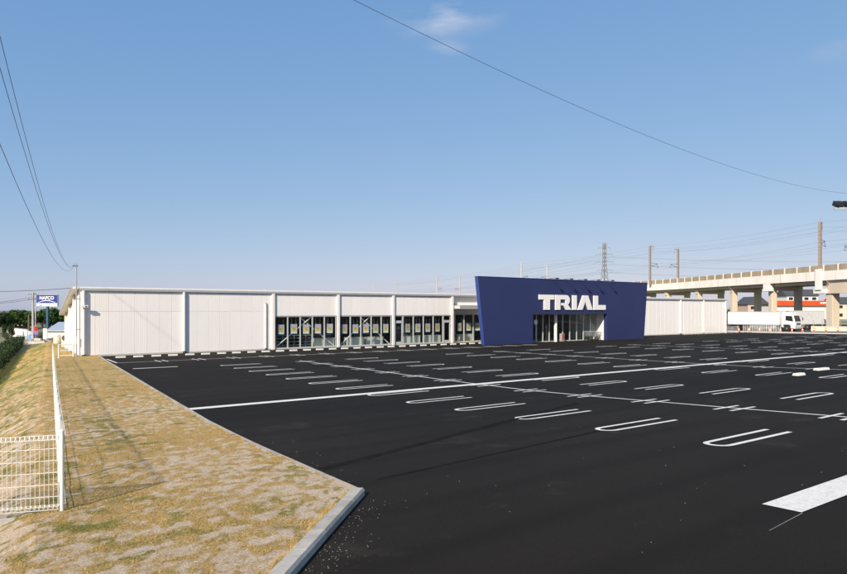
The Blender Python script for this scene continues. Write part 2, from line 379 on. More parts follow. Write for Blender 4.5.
def mark(name, polys, m='paint', lift=.004, parent=lot):
    """painted marking: list of (u,v) quads cut into strips so that they follow the lot's slope"""
    mb = MB()
    for q in polys:
        n = 1
        for i in range(n): pass
        mb.add([(p[0], p[1], lz(p[1]) + lift) for p in q], [tuple(range(len(q)))])
    o = obj(name, mb, m, parent); return o
def rect(u0, u1, v0, v1, cuts=None):
    ks = [v for v, _ in LOTZ if v0 < v < v1]; e = [v0] + ks + [v1]
    return [[(u0, a), (u1, a), (u1, b), (u0, b)] for a, b in zip(e, e[1:])]
def hairpin(u, v, sgn):
    """U of 0.1 m paint: closed end at u, two legs running sgn*2.35 m, 0.44 m apart"""
    r = .22; t = .052; out = []
    for s in (-1, 1): 
        a = u + sgn * r; b = u + sgn * 2.35
        out += rect(min(a, b), max(a, b), v + s * r - t, v + s * r + t)
    n = 10
    for i in range(n):
        a0 = -math.pi / 2 + math.pi * i / n; a1 = -math.pi / 2 + math.pi * (i + 1) / n
        q = []
        for (rr, aa) in ((r - t, a0), (r + t, a0), (r + t, a1), (r - t, a1)): q.append((u + sgn * r - sgn * rr * math.cos(aa), v + rr * math.sin(aa)))
        out.append(q)
    return out
SP = [15.75, 32.0, 48.4, 64.8, 81.2]
for si, us_ in enumerate(SP):
    v0 = 3.75 if si else 6.25
    lines = [6.25 + 2.5 * k for k in range(-1 if si else 0, 13)]
    mark('spine_line', rect(us_ - .05, us_ + .05, lines[0] - .6, lines[-1] + .9), lift=.0042)
    for k, v in enumerate(lines):
        jit = random.uniform(-.02, .02)
        for sgn in (1, -1):
            mark('stall_hairpin', hairpin(us_ - sgn * 5.22, v + jit, sgn), lift=.004)
        tk = []
        for s in (-.22, .22):
            for (a, b) in ((us_ - .58, us_ - .05), (us_ + .05, us_ + .58)): tk += rect(a, b, v + jit + s - .05, v + jit + s + .05)
        mark('stall_tick', tk, lift=.0045)
mark('wide_line', rect(4.62, 92.5, 18.98, 19.40), lift=.009)
mark('stop_line', rect(7.45, 16.5, 3.36, 3.80), lift=.008)
mark('chalk_line', [[(6.55, 3.262), (7.44, 3.338), (7.44, 3.35), (6.55, 3.270)]], 'thin_paint', .006)
mark('paving_joint', [[(4.25, 9.06), (14.0, 12.36), (14.0, 12.60), (4.25, 9.26)]], 'joint', .0025)
mark('paving_joint', [[(4.6, 7.9), (13.0, 8.95), (13.0, 9.06), (4.6, 8.0)]], 'joint', .0025)
mark('front_line', rect(5.95, 42.5, 42.85, 42.96), lift=.004)
mark('front_line_end', rect(5.95, 6.06, 42.97, 47.4), lift=.004)
mark('aisle_dash', rect(6.0, 8.35, 37.05, 37.32), lift=.004)
FRONT = [8.65 + 2.36 * k for k in range(15)]
for u in FRONT:
    tk = []
    for s in (-.22, .22): tk += rect(u + s - .05, u + s + .05, 42.1, 42.849) + rect(u + s - .05, u + s + .05, 42.961, 44.0)
    mark('stall_tick', tk, lift=.004)
# loose marks right of the wide line
# lawn: short dry turf over sandy soil, embankment on the left
def frange(a, b, s): return [a + i * s for i in range(int(round((b - a) / s)))]
lu = frange(-9, -4.5, .35) + frange(-4.5, -1.5, .12) + frange(-1.5, 6.2, .075) + [6.2]
lv = frange(-4, 3, .5) + frange(3, 20, .085) + frange(20, 52, .16) + frange(52, 78, .6) + [78]
def lawn_keep(u, v):
    if v < 7.28: return u < nearku(v) - .10
    if v > 51.0: return u < 4.55
    return u < kerbu(v) - .09
def cover(u, v):
    n1 = noise.noise((u * 4.2, v * 3.5, 0)); n2 = noise.noise((u * 9.5, v * 8.4, 5)); n3 = noise.noise((u * .45, v * .33, 9))
    c = .56 + .46 * n1 + .50 * n2 + .24 * n3 + .008 * (v - 9)
    if u < fenceu(v) - .4: c -= .12 + .14 * noise.noise((u * 1.1 + v * .5, v * .35, 50))
    n4 = noise.noise((u * .7, v * .5, 20)); n5 = noise.noise((u * 2.6, v * 2.2, 31))
    g = .29 + .40 * n4 + .50 * n5
    if u < fenceu(v) - .5: g += .24 + .1 * noise.noise((u * .4, v * .2, 40))
    if u < fenceu(v) - 2.3 - .3 * noise.noise((v * .5, 2, 2)): g += .45; c += .25
    return max(0, min(1, c)), max(0, min(1, g))
def lz2(u, v):
    z = lawnz(u, v)
    return z if v < 51 else z
mb = grid(lu, lv, lz2, lawn_keep)
lawn = struct(obj('lawn', mb, 'lawn', smooth=False))
ca = lawn.data.color_attributes.new('cover', 'FLOAT_COLOR', 'POINT')
for i, vtx in enumerate(lawn.data.vertices):
    c, g = cover(vtx.co.x, vtx.co.y); ca.data[i].color = (c, g, 0, 1)
# blades of the turf near the camera
mb = MB(); cols = []
n = 0; rr = random.Random(3)
while n < 105000:
    v = 3.2 + 26 * rr.random() ** 1.7; u = rr.uniform(-2.2, 5.2)
    if not lawn_keep(u + .04, v): continue
    c, g = cover(u, v)
    if rr.random() > (c - .42) * 2.4: continue
    z = lawnz(u, v) - .004; a = rr.uniform(0, 6.28); h = rr.uniform(.010, .026) * (.7 + .6 * c); wd = rr.uniform(.002, .0055); l = rr.uniform(.2, 1.1)
    dx = math.cos(a) * wd; dy = math.sin(a) * wd; b = rr.uniform(0, 6.28)
    mb.add([(u - dx, v - dy, z), (u + dx, v + dy, z), (u + math.cos(b) * h * l, v + math.sin(b) * h * l, z + h)], [(0, 1, 2)])
    cols += [(c, min(1, max(0, g + rr.uniform(-.15, .15))), 0, 1)] * 3; n += 1
for _ in range(5200):                       # longer dry blades hanging over the kerb edge
    if rr.random() < .6: v = 7.3 + 18 * rr.random() ** 1.5; u = kerbu(v) - .13 - abs(rr.gauss(0, .035))
    else:
        t = rr.random() * 3.4; q = Vector((4.02 - .667 * t, 7.28 - .745 * t)) - Vector((.745, -.667)) * (.17 + abs(rr.gauss(0, .04))); u, v = q
    if noise.noise((u * 3, v * 3, 60)) < -.05: continue
    z = lz(v) + .07; h = rr.uniform(.02, .06); a = rr.uniform(0, 6.28); wd = rr.uniform(.002, .004); b = rr.uniform(-1.6, 1.2)
    mb.add([(u - math.cos(a) * wd, v - math.sin(a) * wd, z), (u + math.cos(a) * wd, v + math.sin(a) * wd, z), (u + math.cos(b) * h * .9, v + math.sin(b) * h * .9, z + h)], [(0, 1, 2)])
    cols += [(1, rr.uniform(.1, .5), 0, 1)] * 3
me = bpy.data.meshes.new('turf_blades'); me.from_pydata(mb.v, [], mb.f); me.materials.append(MAT['blades'])
ca = me.color_attributes.new('cover', 'FLOAT_COLOR', 'POINT'); ca.data.foreach_set('color', [x for c in cols for x in c])
o = stuff(put('turf_blades', me)); tag(o, 'short dry tan and olive turf blades on the verge', 'grass'); WB[o.name] = Vector((0, 0, 0))
# small stones swept off the verge onto the asphalt
mb = MB(); rr = random.Random(11)
for i in range(240):
    if i < 150:
        t = rr.random() ** .7 * 3.2; p = Vector((4.02 - .667 * t, 7.28 - .745 * t)) + Vector((.745, -.667)) * (.03 + abs(rr.gauss(0, .22)))
        s = rr.uniform(.002, .0075)
    elif i < 190: p = Vector((kerbu(8 + 8 * rr.random()) + .05 + abs(rr.gauss(0, .3)), 8 + 8 * rr.random())); s = rr.uniform(.004, .009)
    else: p = Vector((rr.uniform(3, 12), rr.uniform(3.5, 10))); s = rr.uniform(.003, .008)
    if p.x < lotu(p.y) + .07: continue
    z = lz(p.y); q = [Vector((rr.uniform(-1, 1), rr.uniform(-1, 1), rr.uniform(.2, 1))).normalized() * s for _ in range(5)]
    mb.add([(p.x + s, p.y, z), (p.x - s * .6, p.y + s * .8, z), (p.x - s * .6, p.y - s * .9, z), (p.x + q[0].x * .3, p.y + q[0].y * .3, z + s)], [(0, 1, 3), (1, 2, 3), (2, 0, 3), (2, 1, 0)])
o = stuff(obj('loose_gravel', mb, 'gravel')); tag(o, 'pale grit scattered on the asphalt beside the kerb corner', 'gravel')
# kerbs
kerb = struct(thing('kerb', 'pale concrete kerb stones between the verge and the asphalt', 'kerb', (4, 7.3, .9)))
del kerb['category']; del kerb['label']
def kerbstone(p0, p1, out, m='kerb', wd=.15, h=.11, parent=kerb, name='kerb_stone'):
    """one stone from p0 to p1 (outer top edge), out = unit vector away from the lawn"""
    d = (p1 - p0); L = d.length; d.normalize(); mb = MB()
    prof = [(-wd, -.12), (-.0, -.12), (.0, h - .03), (-.025, h), (-wd, h)]
    vs = []
    for e, pp in ((.006, p0), (L - .006, p0)):
        for a, z in prof:
            q = pp + d * e + out * a; vs.append((q.x, q.y, lz(q.y) + z))
    n = len(prof)
    mb.add(vs, [tuple(range(n)), tuple(range(2 * n - 1, n - 1, -1))] + [(i, n + i, n + (i + 1) % n, (i + 1) % n) for i in range(n)])
    obj(name, mb, m, parent)
v = 7.28
while v < 50.6:
    v2 = min(v + .6 * .999, 50.7); p0 = Vector((kerbu(v), v)); p1 = Vector((kerbu(v2), v2)); d = (p1 - p0).normalized()
    kerbstone(p0, p1, Vector((d.y, -d.x)), wd=.13, h=.075); v = v2
p = Vector((4.02, 7.28)); d = Vector((-1.94, -2.17)).normalized(); out = Vector((-d.y, d.x))
for k in range(14): kerbstone(p + d * .6 * k, p + d * .6 * (k + 1), out, wd=.17, h=.10)
# far edge of the lot: pale kerb and pavement, then the service road
pv = MB()
vs2 = [-60, -30, 0, 20, 30, 36, 44, 51, 70, 100]
for vv in vs2:
    for uu in (93, 93.001, 96): pv.v.append((uu, vv, lz(vv) + (.0 if uu == 93 else .12)))
for j in range(len(vs2) - 1):
    for k in range(2): a = j * 3 + k; pv.f.append((a, a + 1, a + 4, a + 3))
struct(obj('pavement', pv, 'concrete'))
rd = MB()
for vv in vs2:
    for uu in (96, 150): rd.v.append((uu, vv, lz(vv) + .02))
for j in range(len(vs2) - 1): a = j * 2; rd.f.append((a, a + 1, a + 3, a + 2))
struct(obj('service_road', rd, 'road_asphalt'))
lr = MB(); lr.add([(-9, -40, -1.38), (-4.2, -40, -1.38), (-1.6, 45, -1.38), (.1, 84, -1.38), (-5, 90, -1.38), (-9, 60, -1.38)], [(0, 1, 2, 3, 4, 5)])
struct(obj('lane', lr, 'asphalt'))
# ------------------------------------------------------------------ the store
FV = 51.0; UL = 4.7; TOPZ = 5.08
st = thing('store_building', 'long low white ribbed metal store with dark blue entrance wall', 'building', (UL, FV, 0))
# ribbed wall panel of unit size, x 0..1, z 0..1, front at y=0
pm = MB(); prof = [(0.0, .02), (.012, .012)]
nr = 6
for k in range(nr):
    a = .02 + k * .16; prof += [(a, 0), (a + .125, 0), (a + .132, .006), (a + .153, .006)]
prof += [(.985, 0), (.993, .012), (1.0, .02)]
for z in (0, 1):
    for x, y in prof: pm.v.append((x, y, z))
np_ = len(prof)
for i in range(np_ - 1): pm.f.append((i, i + 1, np_ + i + 1, np_ + i))
pm.v += [(0, .06, 0), (1, .06, 0), (0, .06, 1), (1, .06, 1)]
b = 2 * np_; pm.f += [(0, np_, b + 2, b), (np_ - 1, b + 1, b + 3, 2 * np_ - 1), (b, b + 2, b + 3, b + 1)]
PANEL = mesh('wall_panel', pm, 'panel')
def panels(u0, u1, z0, z1, v=FV, rot=0, wd=.9):
    n = max(1, round((u1 - u0) / wd)); wd = (u1 - u0) / n
    for k in range(n):
        g = .002
        if rot == 0: put('wall_panel', PANEL, st, (u0 + k * wd + g - UL, v - FV, z0), (0, 0, 0), (wd - 2 * g, 1, z1 - z0))
        else: put('wall_panel', PANEL, st, (v - UL, u1 - k * wd - g - FV, z0), (0, 0, -math.pi / 2), (wd - 2 * g, 1, z1 - z0))
ZJ = 3.30
bays = [UL, 11.92, 19.22, 25.37, 31.24, 38.4]
for a, b_ in ((0, 1), (1, 2)):
    u0 = bays[a] + .14; u1 = bays[b_]
    panels(u0, u1, .12, ZJ - .006); panels(u0, u1, ZJ + .006, 4.78)
for i in (2, 3, 4): panels(bays[i], bays[i + 1], 2.90, 4.78, wd=.75)
panels(38.6, 44.2, 3.9, 4.78, FV + .30)
panels(62.0, 78.0, .12, 4.85); panels(78.0, 89.6, .12, 4.85)
# wall core, plinth, roof
m = MB(); m.box(UL + .10, 19.22, FV + .065, FV + .30, 0, 4.8); m.box(19.22, 38.4, FV + .065, FV + .30, 2.86, 4.8); m.box(38.4, 89.6, FV + .415, FV + .6, 2.9, 4.8); m.box(62.0, 89.6, FV + .065, FV + .30, 0, 4.8)
obj('wall', m, 'panel', st)
m = MB(); m.box(UL - .02, 19.2, FV - .03, FV + .07, -.10, .115); m.box(62.0, 89.6, FV - .03, FV + .07, -.1, .115); m.box(19.2, 62.0, FV - .04, FV + .4, -.1, .05)
obj('plinth', m, 'concrete', st)
m = MB(); m.box(UL - .05, 89.7, FV - .10, FV + .5, 4.975, TOPZ); obj('roof_edge', m, 'trim_white', st, bev=.01)
m = MB(); m.box(UL - .03, 89.7, FV - .14, FV - .02, 4.80, 4.97); obj('gutter', m, 'gutter', st, bev=.012)
m = MB(); m.prism([(FV + .5, 4.9), (FV + .5, 5.05), (53.5, 4.78), (62.6, 2.98), (62.6, 2.8), (53.5, 4.6)], UL + .2, 14, 'x'); m.prism([(FV + .5, 4.9), (FV + .5, 5.05), (100, 4.6), (100, 4.4)], 14.01, 89.6, 'x'); obj('roof', m, 'roof_metal', st)
m = MB(); m.box(89.35, 89.55, FV + .31, 99.5, 0, 4.35); m.box(14.02, 89.3, 99.6, 99.9, 0, 4.35); m.box(14.02, 14.25, 62.6, 99.5, 0, 4.35); m.box(UL + .3, 14.01, 62.2, 62.5, 0, 2.7); obj('wall', m, 'wall_white', st)
# end wall facing the verge: panels, sloping verge trim and a low canopy
prof = [(51.0, 5.08), (52, 5.0), (53, 4.89), (54.9, 4.6), (57, 4.2), (59.2, 3.77), (62.7, 3.08)]
def rz(v): return interp(prof, v)
m = MB(); m.prism([(FV + .02, 0)] + [(v, z - .12) for v, z in prof] + [(62.6, 0)], UL + .065, UL + .28, 'x'); obj('wall', m, 'panel', st)
for k in range(11):
    v0 = 51.1 + k * 1.02; z1 = min(rz(v0), rz(v0 + .99)) - .2
    put('wall_panel', PANEL, st, (UL - UL, v0 + .98 - FV, .12), (0, 0, -math.pi / 2), (.97, 1, z1 - .12))
m = MB()
for (v0, z0), (v1, z1) in zip(prof, prof[1:]): m.beam((UL - .20, v0, z0 - .07), (UL - .20, v1 + .02, z1 - .07), .52, .16)
obj('verge_trim', m, 'trim_white', st)
m = MB()
for (v0, z0), (v1, z1) in zip(prof, prof[1:]): m.beam((UL - .485, v0, z0 - .05), (UL - .485, v1 + .02, z1 - .05), .04, .22)
obj('verge_flashing', m, 'gutter', st)
for v in (54.6, 58.2, 61.8):
    m = MB(); m.box(UL - .16, UL - .004, v - .1, v + .1, -.05, rz(v) - .20); obj('pilaster', m, 'trim_white', st)
# corner post and downpipes
def downpipe(u, r=.10, zt=4.79, v=FV - .11):
    m = MB(); m.tube([(u, v, .16), (u, v, zt)], r, 14); o = obj('downpipe', m, 'trim_white', st, smooth=True)
    m = MB(); m.tube([(u, v, -.05), (u, v, .17)], r * 1.18, 14); obj('pipe_boot', m, 'dark_metal', o)
    m = MB()
    for z in (1.2, 2.6, 4.0): m.box(u - r * 1.1, u + r * 1.1, v - r * .6, FV + .005, z - .02, z + .02)
    obj('pipe_bracket', m, 'galv', o)
m = MB(); m.box(UL - .03, UL + .13, FV - .035, FV + .10, 0, 4.785); obj('corner_post', m, 'trim_white', st)
downpipe(UL + .24, .12)
for u in (11.92, 78.0, 83.6): downpipe(u, .10)
for u in (19.22, 25.37, 31.24, 38.36, 89.45):
    m = MB(); m.box(u - .13, u + .13, FV - .14, FV - .004, .0, 4.784); obj('column', m, 'trim_white', st, bev=.015)
downpipe(18.55, .05, 3.95, FV - .08)
# glazed bays
def window(u0, u1, z0, z1, v=FV + .06, door=False):
    fw = .045; m = MB()
    m.box(u0, u0 + fw, v - .05, v + .05, z0, z1); m.box(u1 - fw, u1, v - .05, v + .05, z0, z1)
    m.box(u0 + fw, u1 - fw, v - .05, v + .05, z1 - fw, z1); m.box(u0 + fw, u1 - fw, v - .05, v + .05, z0, z0 + fw)
    o = obj('window', m, 'alu', st)
    g = MB(); g.box(u0 + fw, u1 - fw, v - .006, v + .006, z0 + fw, z1 - fw); obj('pane', g, 'glass', o)
    return o
def door(u0, u1, z1, v=FV + .06):
    m = MB(); fw = .11; zt = 2.25
    m.box(u0, u0 + fw, v - .055, v + .055, .06, zt); m.box(u1 - fw, u1, v - .055, v + .055, .06, zt); m.box(u0 + fw, u1 - fw, v - .055, v + .055, zt - .13, zt); m.box(u0 + fw, u1 - fw, v - .055, v + .055, .06, .32); m.box(u0, u1, v - .05, v + .05, zt + .004, zt + .07)
    o = obj('door', m, 'alu', st)
    g = MB(); g.box(u0 + fw, u1 - fw, v - .006, v + .006, .32, zt - .13); obj('pane', g, 'glass', o)
    g = MB(); g.tube([(u1 - .06, v - .11, .9), (u1 - .06, v - .11, 1.25)], .015, 8); g.box(u1 - .07, u1 - .05, v - .11, v - .05, .92, .95); g.box(u1 - .07, u1 - .05, v - .11, v - .05, 1.2, 1.23); obj('handle', g, 'steel', o)
    window(u0, u1, zt + .075, z1, v)
WH = 2.85
for a, b_, brace in ((2, 3, True), (3, 4, True)):
    u0 = bays[a] + .18; u1 = bays[b_] - .18; n = 5; wd = (u1 - u0) / n
    for k in range(n): window(u0 + k * wd + .002, u0 + (k + 1) * wd - .002, .10, WH)
    m = MB(); m.box(u0, u1, FV - .05, FV + .16, .05, .098); obj('sill', m, 'alu', st)
    for s in (0, 1):
        m = MB(); p0 = (bays[a] + .2, FV + .22 + .08 * s, .1); p1 = (bays[b_] - .2, FV + .22 + .08 * s, 4.6)
        if s: p0, p1 = (p1[0], p0[1], p0[2]), (p0[0], p1[1], p1[2])
        m.tube([p0, p1], .045, 8); obj('cross_brace', m, 'trim_white', st)
u0 = bays[4] + .18; u1 = bays[5] - .18
door(u0 + .05, u0 + .95, WH); door(u1 - .95, u1 - .05, WH)
wd = (u1 - u0 - 2.0) / 4
for k in range(4): window(u0 + 1.0 + k * wd + .002, u0 + 1.0 + (k + 1) * wd - .002, .10, WH)
m = MB(); m.box(u0 + 1, u1 - 1, FV - .05, FV + .16, .05, .098); obj('sill', m, 'alu', st)
# recessed bay under the flat canopy, beside the entrance wall
for k in range(4): window(39.0 + k * 1.25 + .002, 39.0 + (k + 1) * 1.22 - .002, .10, 3.1, FV + .4)
m = MB(); m.box(38.55, 38.99, FV + .30, FV + .5, 0.05, 4.1); m.box(38.55, 44.2, FV + .365, FV + .45, 3.11, 4.09); obj('wall', m, 'wall_white', st)
m = MB(); m.box(38.62, 44.2, FV - 1.0, FV + .34, 3.52, 3.86); obj('canopy', m, 'soffit', st, bev=.02)
m = MB(); m.box(38.60, 44.2, FV - 1.03, FV - 1.0, 3.50, 3.88); obj('canopy_fascia', m, 'galv', st)
# entrance wall: trapezoid with the opening, facing the lot
SV = 45.5; TH = .45
sw = MB()
ol, orr, oz = 44.47, 55.84, 2.97
Ltop, Lbot, Rtop, Rbot, SZ = 37.3, 38.12, 63.1, 62.44, 6.57
def lx(z): return Lbot + (Ltop - Lbot) * z / SZ
def rx(z): return Rbot + (Rtop - Rbot) * z / SZ
poly = [(Lbot, 0), (ol, 0), (ol, oz), (orr, oz), (orr, 0), (Rbot, 0), (Rtop, SZ), (Ltop, SZ)]
n = len(poly); vs_ = [(p[0], SV, p[1]) for p in poly] + [(p[0], SV + TH, p[1]) for p in poly]
def polyfaces(o): return [(o, o + 1, o + 2, o + 7), (o + 2, o + 3, o + 6, o + 7), (o + 3, o + 4, o + 5, o + 6)]
sw.add(vs_, polyfaces(0) + [f[::-1] for f in polyfaces(n)] + [(i, n + i, n + (i + 1) % n, (i + 1) % n) for i in range(n)])
sign = obj('entrance_wall', sw, 'navy', st); sign['label'] = 'dark blue flared entrance wall with white TRIAL lettering'
m = MB(); m.prism([(lx(0) - .004, 0.02), (lx(SZ) - .004, SZ), (lx(SZ) - .03, SZ), (lx(0) - .03, 0.02)], SV - .012, SV + TH + .01, 'y'); obj('edge_trim', m, 'navy_edge', sign)
m = MB(); m.box(Ltop - .03, Rtop + .03, SV - .03, SV + TH + .02, SZ + .003, SZ + .05); obj('cap_flashing', m, 'navy_edge', sign)
# faint vertical seams between the cladding sheets are real narrow ribs
for u in [40.2, 42.3, 58.0, 60.2] + [46.6, 48.7, 50.8, 52.9]:
    z0 = 0.05 if (u < ol or u > orr) else 3.0
    m = MB(); m.box(u - .008, u + .008, SV - .004, SV - .001, z0, SZ - .05); obj('cladding_seam', m, 'navy', sign)
# letters
LZ0, LZ1 = 3.42, 4.97; H = LZ1 - LZ0
def letter(ch, polys):
    m = MB()
    for p in polys: m.prism([(a, LZ0 + b_ * H) for a, b_ in p], SV - .11, SV - .002, 'y')
    o = obj('sign_letter', m, 'letter', sign); return o
def arc(cx_, cz_, rx_, rz_, a0, a1, n=7): return [(cx_ + rx_ * math.cos(math.radians(a0 + (a1 - a0) * i / n)), cz_ + rz_ * math.sin(math.radians(a0 + (a1 - a0) * i / n))) for i in range(n + 1)]
letter('T', [[(45.23, 1), (47.43, 1), (47.43, .68), (46.78, .68), (46.78, 0), (45.93, 0), (45.93, .68), (45.23, .68)]])
# R: left stem, top band with rounded corner, bowl and kicking leg
letter('R', [[(47.60, 0), (48.32, 0), (48.32, .70), (47.60, .70)],
             [(47.60, .70), (48.32, .70), (48.95, .70)] + [(49.12, .70)] + arc(49.20, .66, .55, .34, 30, 90, 5) + [(47.60, 1)],
             arc(49.20, .66, .55, .34, 30, -62, 7) + [(49.12, .46), (49.12, .70)],
             [(48.55, .30), (48.55, .46), (49.12, .46), (49.46, .36), (49.98, 0), (49.14, 0), (48.78, .30)]])
letter('I', [[(50.16, 0), (50.82, 0), (50.82, 1), (50.16, 1)]])
letter('A', [[(51.02, 0), (51.72, 0), (52.18, .62), (52.62, 0), (53.36, 0), (52.62, 1), (51.78, 1)]])
for o_ in [o for o in sign.children if o.name.startswith('sign_letter')]: pass
letter('L', [[(53.52, 0), (55.5, 0), (55.5, .34), (54.24, .34), (54.24, 1), (53.52, 1)]])
# spotlights along the top
for x in (550.6, 565, 579, 592, 606):
    k = (x - CX) / F; Z = SV / (D2.x * k + D2.y); u = (D1.x * k + D1.y) * Z
    m = MB(); m.tube([(u, SV + .2, SZ + .04), (u, SV + .1, SZ + .10), (u, SV - .85, SZ + .10)], .022, 8); o = obj('spotlight', m, 'dark_metal', st)
    m = MB(); m.box(u - .14, u + .14, SV - 1.05, SV - .82, SZ + .0, SZ + .13); obj('lamp_head', m, 'dark_metal', o, bev=.02)
# vestibule behind the wall
GV = 46.95
m = MB(); m.box(55.86, 56.1, SV + TH, 50.9, 0, 2.99); obj('vestibule_wall', m, 'wall_white', st)
m = MB(); m.box(44.2, 44.44, SV + TH, 50.9, 0, 2.99); obj('vestibule_wall', m, 'wall_white', st)
m = MB(); m.box(44.2, 56.1, SV + TH, 50.9, 3.0, 3.2); obj('vestibule_ceiling', m, 'grey_in', st)
m = MB(); m.box(56.11, 61.8, SV + TH + .02, 50.99, 0, 4.6); m.box(44.2, 61.8, SV + TH + .02, 50.99, 4.61, 4.9); m.box(44.2, 56.1, SV + TH + .02, 50.99, 3.21, 4.6); obj('vestibule_block', m, 'panel', st)
mull = [44.47, 45.4, 46.35, 47.3, 48.25, 49.2, 50.3, 51.4, 52.5, 53.6, 54.7, 55.8]
for a, b_ in zip(mull, mull[1:]): window(a + .002, b_ - .002, .06, 2.96, GV)
m = MB(); m.tube([(48.6, 46.35, 0), (48.6, 46.35, 2.99)], .17, 16); obj('column', m, 'trim_white', st, smooth=True)
m = MB(); m.box(44.5, 55.8, SV + TH + .01, 50.9, -.1, .03); obj('entrance_step', m, 'concrete', st)
# interior shell
m = MB(); m.box(19.3, 62, FV + .31, 66, -.05, .04); obj('shop_floor', m, 'floor_in', st)
m = MB(); m.box(19.3, 62, 62.5, 62.7, .04, 4.6); m.box(19.3, 19.5, FV + .31, 62.5, .04, 4.6); m.box(56.2, 56.4, FV + .6, 62.5, .04, 4.6); obj('partition', m, 'grey_in', st)
m = MB(); m.box(19.3, 62, FV + .31, 62.5, 3.62, 3.7); obj('shop_ceiling', m, 'wall_white', st)
# ---- things in the shop windows
PB = mesh('poster_sheet', MB().box(-.30, .30, -.004, .004, -.42, .42), 'poster_blue')
PY = mesh('price_panel', MB().box(-.23, .23, -.008, -.0045, -.22, .16), 'poster_yellow')
PP = mesh('header_strip', MB().box(-.26, .26, -.008, -.0045, .20, .38), 'poster_pink')
PW = mesh('footer_strip', MB().box(-.26, .26, -.008, -.0045, -.38, -.26), 'poster_white')
mi = MB()
for k in range(3): mi.box(-.17 + .05 * k, .17 - .03 * k, -.011, -.0085, .07 - k * .10, .11 - k * .10)
PI_ = mesh('print_lines', mi, 'ink')
PC = mesh('hanging_cord', MB().box(-.2, -.195, -.002, .002, .42, .9).box(.195, .2, -.002, .002, .42, .9), 'poster_white')
def poster(u, zc, v, lab):
    e = thing('sale_poster', lab, 'poster', (u, v, zc), 0, 'sale posters hung in the shop windows', local=True)
    e.rotation_euler.y = random.uniform(-.03, .03); e.rotation_euler.z = random.uniform(-.15, .15)
    s = put('poster_sheet', PB, e); put('price_panel', PY, e); put('header_strip', PP, e); put('footer_strip', PW, e); put('print_lines', PI_, e); put('hanging_cord', PC, e)
for i, a in enumerate((2, 3)):
    u0 = bays[a] + .18; wd = (bays[a + 1] - bays[a] - .36) / 5
    for k in range(5): poster(u0 + (k + .5) * wd + random.uniform(-.03, .03), (1.73, 1.65)[i] + random.uniform(-.02, .02), FV + .13, ('yellow and pale blue sale poster in the braced bay beside the blank wall', 'yellow and pale blue sale poster in the braced bay beside the glass doors')[i])
u0 = bays[4] + .18; u1 = bays[5] - .18; wd = (u1 - u0 - 2.0) / 4
for k in range(4): poster(u0 + 1 + (k + .5) * wd, 1.62, FV + .13, 'yellow and pale blue sale poster between the two glass doors')
for k in range(3): poster(39.7 + k * 1.22, 1.62, FV + .47, 'yellow and pale blue sale poster behind glass under the flat canopy')
def counter(u, v, L=1.9):
    e = thing('checkout_counter', 'pale checkout counter standing behind the shop windows', 'counter', (u, v, .04), 0, 'checkout counters behind the windows', local=True)
    obj('body', MB().box(0, L, 0, .6, 0.0, .72), 'counter', e, bev=.02); obj('worktop', MB().box(-.03, L + .03, -.03, .63, .725, .77), 'wall_white', e, bev=.01)
    obj('till', MB().prism([(.9, .77), (1.25, .77), (1.2, 1.1), (1.0, 1.1)], .15, .45, 'y'), 'dark_metal', e); obj('screen', MB().box(.95, 1.3, .1, .13, 1.12, 1.36), 'black', e)
for u, v in ((23.6, 52.0), (26.8, 52.1), (29.0, 52.3), (33.2, 52.0), (35.8, 52.0), (40.6, 52.6)): counter(u, v)
def trolley_rack(u):
    e = thing('trolley_bay', 'tubular steel trolley rails standing inside the braced window', 'trolley rail', (u, 52.0, .04), 0, None, local=True)
    for z in (.25, .55, .85, 1.1):
        obj('rail', MB().tube([(0, 0, z), (3.3, 0, z)], .022, 8), 'galv', e)
    for x in (0, .55, 1.1, 1.65, 2.2, 2.75, 3.3): obj('upright', MB().tube([(x, 0, 0), (x, 0, 1.12)], .022, 8), 'galv', e)
trolley_rack(19.9)
def shelf(u, v, L, lab, c):
    e = thing('shop_shelf', lab, 'shelf', (u, v, .04), 0, 'shelving deep inside the shop', local=True)
    obj('back_panel', MB().box(0, L, .3, .34, 0, 1.7), 'grey_in', e)
    for z in (.1, .5, .9, 1.3): obj('shelf_board', MB().box(0, L, 0, .3, z, z + .03), 'counter', e)
    x = .05; rr = random.Random(int(u * 7))
    while x < L - .4:
        for z in (.13, .53, .93, 1.33):
            wd = .3; h = rr.uniform(.15, .32); obj('carton', MB().box(x, x + wd, .03, .28, z, z + h), rr.choice(['cardboard', c, 'wall_white', 'lime', 'sky_blue']), e)
        x += .36
for u, lab, c in ((24.0, 'stocked shelf seen through the braced bay beside the blank wall', 'red'), (29.5, 'stocked shelf seen through the braced bay beside the doors', 'orange'), (34.5, 'stocked shelf seen between the two glass doors', 'beige'), (48.8, 'stocked shelf seen through the entrance glazing', 'red')): shelf(u, 55.5, 3.0, lab, c)
